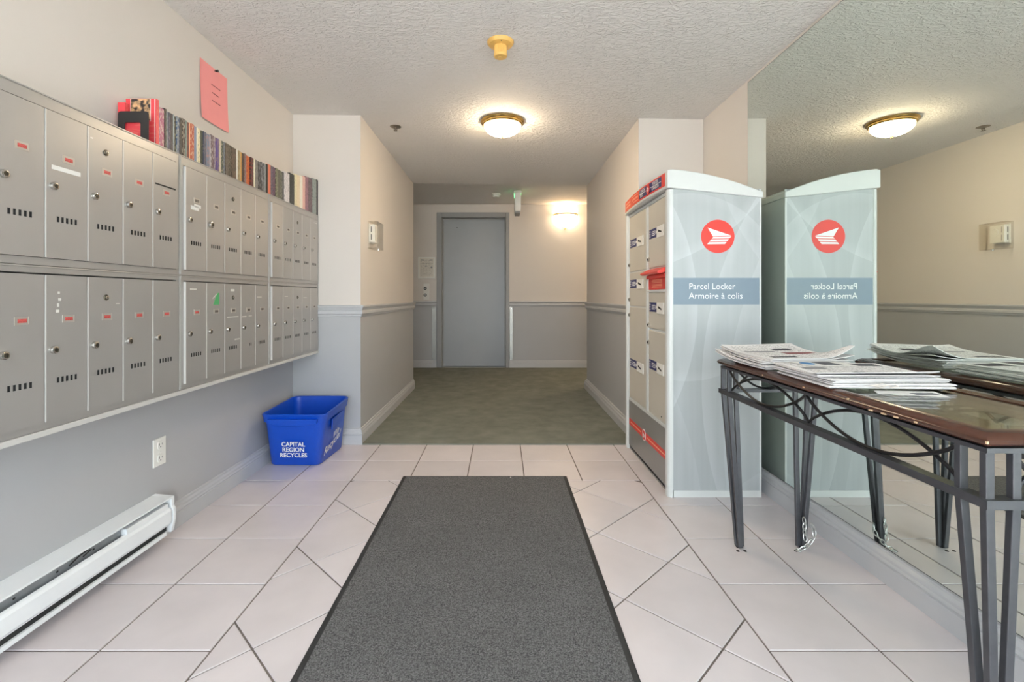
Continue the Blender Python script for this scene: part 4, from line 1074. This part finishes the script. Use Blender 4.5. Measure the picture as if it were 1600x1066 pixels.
ov = MB(); cxl, cyl = .985, 1.545; ov.loft([[(cxl + .020 * math.cos(a * .2618), cyl + .026 * math.sin(a * .2618), zt + .0336) for a in range(24)], [(cxl + .020 * math.cos(a * .2618), cyl + .026 * math.sin(a * .2618), zt + .0342) for a in range(24)]])
M['logoblue'] = mat('logo_blue', srgb(56, 126, 184), .6); ov.build('blue_mark', 'logoblue', lg)
M['photogrey'] = mat('photo_grey', srgb(88, 90, 98), .6, noise=.3, nscale=60)
MB().box(1.015, 1.075, 1.505, 1.575, zt + .0336, zt + .0341).build('photo_block', 'photogrey', lg)
tag(MB().tube([(.98, 1.300, zt + .004), (1.0, 1.286, zt + .010), (1.02, 1.282, zt + .016), (1.035, 1.284, zt + .010), (1.02, 1.288, zt + .004), (1.0, 1.284, zt + .008), (1.05, 1.280, zt + .014), (1.065, 1.283, zt + .008), (1.045, 1.288, zt + .004)], .0016, 6).build('twine', 'twine', smooth=True), 'loop of white twine at the near newspaper pile', 'twine')
fl = thing('oblong', (1.06, 1.25, TZ - .0058), 'single white flyer with a dark picture lying on the glass top', 'oblong')
fr_ = MB(); fr_.hexa([(.99, 1.262, TZ - .0058), (1.135, 1.212, TZ - .0058), (1.160, 1.285, TZ - .0058), (1.01, 1.30, TZ - .0058)], [(.99, 1.262, TZ - .0052), (1.135, 1.212, TZ - .0052), (1.160, 1.285, TZ - .0052), (1.01, 1.30, TZ - .0052)]); fr_.build('sheet', 'paper', fl)  # thin white sheet with a dark rectangle, flat on the glass
MB().box(1.075, 1.135, 1.240, 1.262, TZ - .0052, TZ - .0047).build('patch', 'photogrey', fl)

# ---- chain round the back leg
chn = thing('chain', (1.19, 1.90, 0), 'short galvanised chain looped round the far back table leg', 'chain')
cpath = [(1.196, 1.895, .125), (1.196, 1.892, .104), (1.195, 1.890, .083), (1.194, 1.888, .062), (1.196, 1.884, .042)]
cpath2 = [(1.232, 1.905, .098), (1.238, 1.896, .078), (1.232, 1.888, .059), (1.220, 1.882, .044), (1.206, 1.880, .030), (1.192, 1.880, .017), (1.176, 1.882, .010)]
for path in (cpath, cpath2):
    for i in range(len(path) - 1):
        a, b = Vector(path[i]), Vector(path[i + 1]); c = (a + b) / 2; t = (b - a).normalized(); L_ = (b - a).length / 2 + .004
        u = t.cross(Vector((0, 1, 0)) if i % 2 else Vector((1, .3, 0))).normalized()
        MB().tube([c + t * L_ * math.cos(q * math.pi / 6) + u * .0065 * math.sin(q * math.pi / 6) for q in range(12)], .0019, 6, closed=True).build('link', 'chain', chn, smooth=True)
MB().tube([(1.168 + .009 * math.cos(q * math.pi / 6), 1.884 + .009 * math.sin(q * math.pi / 6), .004) for q in range(12)], .0028, 6, closed=True).build('end_ring', 'chain', chn, smooth=True)

# ---- ceiling lamp
LYc, LXc = 3.32, .005; zL = zc(LXc)
cl = thing('ceiling_lamp', (LXc, LYc, zL), 'lit frosted dome ceiling lamp with brass rim over the carpet edge', 'lamp')
MB().lathe([(.150, 0), (.152, -.006), (.148, -.014), (.140, -.018), (.141, -.026), (.132, -.034), (.120, -.034), (.120, -.002)], (LXc, LYc, zL - .001), 48).build('rim', 'brass', cl, smooth=True)
MB().lathe([(.128, -.024)] + [(.128 * math.cos(a), -.030 - .074 * math.sin(a)) for a in [i * math.pi / 2 / 12 for i in range(12)]] + [(.004, -.104)], (LXc, LYc, zL), 48).build('glass_dome', 'dome', cl, smooth=True)
MB().lathe([(.002, -.1045), (.012, -.106), (.012, -.110), (.006, -.113), (.008, -.118), (.003, -.122)], (LXc, LYc, zL), 16).build('finial', 'brass', cl, smooth=True)
# added copy, unseen round the right-hand corner, put in to brighten the lift lobby
L2x, L2y, L2z = 1.75, 5.95, 2.31
c2 = thing('ceiling_lamp', (L2x, L2y, L2z), 'added dome lamp out of view round the right corner, brightening the lift lobby', 'lamp')
for ch_ in list(cl.children):
    q_ = ch_.copy(); COL.objects.link(q_); q_.parent = c2
    if 'glass' in q_.name: q_.data = q_.data.copy(); q_.data.materials[0] = lamp_glass('frosted_dome_glass_dim', 34.0)
# ---- old heat detector
hx, hy = -.006, 2.29; hz = zc(hx)
hd_ = thing('heat_detector', (hx, hy, hz), 'aged yellow heat detector with ribbed barrel on the foyer ceiling', 'detector')
MB().lathe([(.064, -.001), (.064, -.006), (.056, -.017), (.036, -.021), (.030, -.021)], (hx, hy, hz), 40).build('base', 'yellow', hd_, smooth=True)
rb_ = MB()
ringp = lambda r, z: [(hx + (r + (.0022 if i % 2 else -.0008)) * math.cos(i * math.pi / 20), hy + (r + (.0022 if i % 2 else -.0008)) * math.sin(i * math.pi / 20), hz + z) for i in range(40)]
rb_.loft([ringp(.0285, -.020), ringp(.0285, -.062)]); rb_.build('ribbed_barrel', 'yellow', hd_)
MB().lathe([(.032, -.061), (.032, -.070), (.029, -.074), (.012, -.075), (.010, -.078)], (hx, hy, hz), 32).build('end_cap', 'yellow', hd_, smooth=True)
MB().lathe([(.0022, -.019), (.0022, -.0205)], (hx + .004, hy - .048, hz), 8).build('indicator', 'darkgap', hd_)
# ---- sprinkler
sx_, sy_ = -.767, 3.458; sz = zc(sx_)
sp2 = thing('sprinkler', (sx_, sy_, sz), 'small metal fire sprinkler in the corridor ceiling', 'sprinkler')
MB().lathe([(.040, -.001), (.040, -.003), (.022, -.009), (.018, -.009)], (sx_, sy_, sz), 28).build('escutcheon', 'sprinkler', sp2, smooth=True)
MB().lathe([(.007, -.008), (.007, -.022)], (sx_, sy_, sz), 12).build('stem', 'sprinkler', sp2)
MB().bar([(sx_ - .010, sy_, sz - .010), (sx_ - .012, sy_, sz - .022), (sx_ - .002, sy_, sz - .030)], .003, .003).bar([(sx_ + .010, sy_, sz - .010), (sx_ + .012, sy_, sz - .022), (sx_ + .002, sy_, sz - .030)], .003, .003).build('frame_arm', 'sprinkler', sp2)
MB().lathe([(.003, -.029), (.014, -.030), (.014, -.032)], (sx_, sy_, sz), 16).build('deflector', 'sprinkler', sp2)
# ---- thermostat under a clear guard
ts = thing('thermostat', (CL + .02, 3.52, 1.36), 'white thermostat on the corridor wall inside a clear guard', 'thermostat')
MB().box(CL + .0005, CL + .008, 3.450, 3.566, 1.392, 1.532).build('back_plate', 'white', ts, bevel=.002)
tb_ = MB().box(CL + .008, CL + .044, 3.455, 3.560, 1.397, 1.527).build('body', 'white', ts, bevel=.004)
MB().box(CL + .016, CL + .022, 3.4542, 3.4555, 1.470, 1.510).box(CL + .016, CL + .022, 3.4542, 3.4555, 1.415, 1.455).build('vent_slot', 'darkgap', tb_)
MB().lathe([(.028, 0), (.026, .004), (.022, .0045)], (CL + .044, 3.522, 1.475), 24, 0, 'x').build('dial', 'white', tb_, smooth=True)
MB().box(CL + .044, CL + .0447, 3.472, 3.476, 1.470, 1.512).box(CL + .044, CL + .0447, 3.472, 3.476, 1.412, 1.455).build('scale', 'frame', tb_)
gd = MB()
g0, g1, h0, h1, gxx = 3.432, 3.618, 1.352, 1.548, CL + .066
gd.box(CL + .0005, gxx, g0, g0 + .003, h0, h1).box(CL + .0005, gxx, g1 - .003, g1, h0, h1).box(CL + .0005, gxx, g0 + .003, g1 - .003, h1 - .003, h1).box(CL + .0005, gxx, g0 + .003, g1 - .003, h0, h0 + .003).box(gxx - .003, gxx, g0 + .003, g1 - .003, h0 + .003, h1 - .003)
gd.build('clear_guard', 'acrylic', ts)
MB().lathe([(.006, 0), (.006, .008), (.003, .009)], (CL + .05, 3.53, h0 - .009), 12).build('guard_lock', 'chrome', ts)
# ---- lobby wall things
def framed(name, x0, x1, z0, z1): pass
nf = thing('framed_notice', (-1.058, YF, 1.266), 'white framed evacuation notice on the wall left of the lift door', 'notice')
nb = MB(); rr = [(0, 0), (.012, 0)]
for a in ((-1.176, -1.160, 1.266, 1.563), (-.956, -.940, 1.266, 1.563), (-1.160, -.956, 1.266, 1.282), (-1.160, -.956, 1.547, 1.563)): nb.box(a[0], a[1], YF - .018, YF - .0005, a[2], a[3])
nb.build('frame', 'white', nf)
pnot = print_mat('evacuation_plan', srgb(226, 220, 210), [(.10, .88, .30, .94, gr), (.70, .88, .92, .94, gr), (.06, .70, .94, .72, gr), (.40, .56, .50, .62, gr), (.78, .48, .9, .56, gr)], (.08, .06), 22, srgb(110, 100, 92))
MB().box(-1.160, -.956, YF - .010, YF - .0005, 1.282, 1.547).build('printed_sheet', pnot, nf, uvs=lambda v: ((v.x + 1.160) / .204, (v.z - 1.282) / .265))
cpn = thing('lift_call_panel', (-1.064, YF, .96), 'pale lift call panel with two round buttons above the chair rail', 'call panel')
MB().box(-1.104, -1.024, YF - .008, YF - .0005, .962, 1.190).build('face_plate', 'white', cpn, bevel=.002)
for zz in (1.125, 1.03):
    bz = MB().lathe([(.022, 0), (.022, -.004), (.019, -.006)], (-1.078, YF - .008, zz), 20, 0, 'y').build('button', 'black', cpn, True)
    sgn_ = 1 if zz > 1.1 else -1
    MB().add([(-1.090, YF - .0155, zz - .007 * sgn_), (-1.066, YF - .0155, zz - .007 * sgn_), (-1.078, YF - .0155, zz + .011 * sgn_)], [(0, 1, 2)]).build('arrow', 'textwhite', bz, recalc=False)
for x0, x1, lab in ((-.985, -.927, 'brushed steel strip on the wall left of the lift door'), (.112, .156, 'brushed steel strip on the wall right of the lift door')):
    g = thing('wall_guard', ((x0 + x1) / 2, YF, .115), lab, 'wall guard')
    MB().box(x0, x1, YF - .006, YF - .0005, .115, .866).build('strip', 'steel', g, bevel=.002)
    for zz in (.14, .49, .84): MB().lathe([(.004, 0), (.004, -.002)], ((x0 + x1) / 2, YF - .006, zz), 10, 0, 'y').build('screw', 'chrome', g)
# ---- wall sconce
scx, scz = .895, 2.150
sc = thing('wall_sconce', (scx, YF, 1.95), 'lit half-bowl wall sconce with brass rim right of the lift door', 'lamp')
rr = .165
MB().lathe([(rr - .012, 0)] + [((rr - .012) * math.cos(a), -.165 * math.sin(a)) for a in [i * math.pi / 2 / 10 for i in range(1, 10)]] + [(.006, -.165)], (scx, YF - .012, scz), 24, 0, 'z', math.pi, 2 * math.pi).build('glass_bowl', 'sconce', sc, smooth=True)
MB().tube([(scx + rr * math.cos(a), YF - .012 + rr * math.sin(a), scz + .004) for a in [math.pi + math.pi * i / 20 for i in range(21)]], .011, 8).build('brass_rim', 'brass', sc, smooth=True)
for a in (math.pi * 1.15, math.pi * 1.85):
    MB().tube([(scx + rr * math.cos(a) * math.cos(t), YF - .012 + rr * math.sin(a) * math.cos(t), scz - .172 * math.sin(t)) for t in [i * math.pi / 2 / 8 for i in range(9)]], .005, 6).build('strap', 'brass', sc, smooth=True)
MB().lathe([(.003, -.164), (.016, -.170), (.016, -.178), (.006, -.186), (.009, -.194), (.002, -.200)], (scx, YF - .020, scz), 16).build('finial', 'brass', sc, smooth=True)
MB().box(scx - .05, scx + .05, YF - .010, YF - .0005, scz - .16, scz - .02).build('wall_plate', 'brass', sc)
# ---- exit sign seen edge-on, lobby smoke detector
xs_ = thing('exit_sign', (.195, 5.90, 2.03), 'white exit sign seen edge-on, hanging from the lobby ceiling', 'sign')
MB().box(.160, .232, 5.80, 6.08, 2.045, 2.268).build('housing', 'white', xs_, bevel=.004)
MB().box(.168, .224, 5.812, 6.068, 2.025, 2.045).build('downlight', 'frame', xs_)
MB().box(.150, .242, 5.86, 6.02, 2.268, 2.3095).build('canopy', 'white', xs_, bevel=.004)
MB().box(.156, .160, 5.83, 6.05, 2.250, 2.264).box(.232, .236, 5.83, 6.05, 2.250, 2.264).build('green_light_strip', 'green', xs_)
MB().box(.1588, .160, 5.82, 6.06, 2.07, 2.235).box(.232, .2332, 5.82, 6.06, 2.07, 2.235).build('sign_face', 'white', xs_)
sd = thing('smoke_detector', (-.07, 6.07, 2.31), 'round smoke detector on the lobby ceiling left of the exit sign', 'detector')
MB().lathe([(.056, -.001), (.058, -.012), (.050, -.022)], (-.07, 6.07, 2.31), 32).build('base', 'white', sd, smooth=True)
MB().lathe([(.040, -.021), (.042, -.036), (.034, -.044), (.01, -.046)], (-.07, 6.07, 2.31), 28).build('sensing_head', 'white', sd, smooth=True)
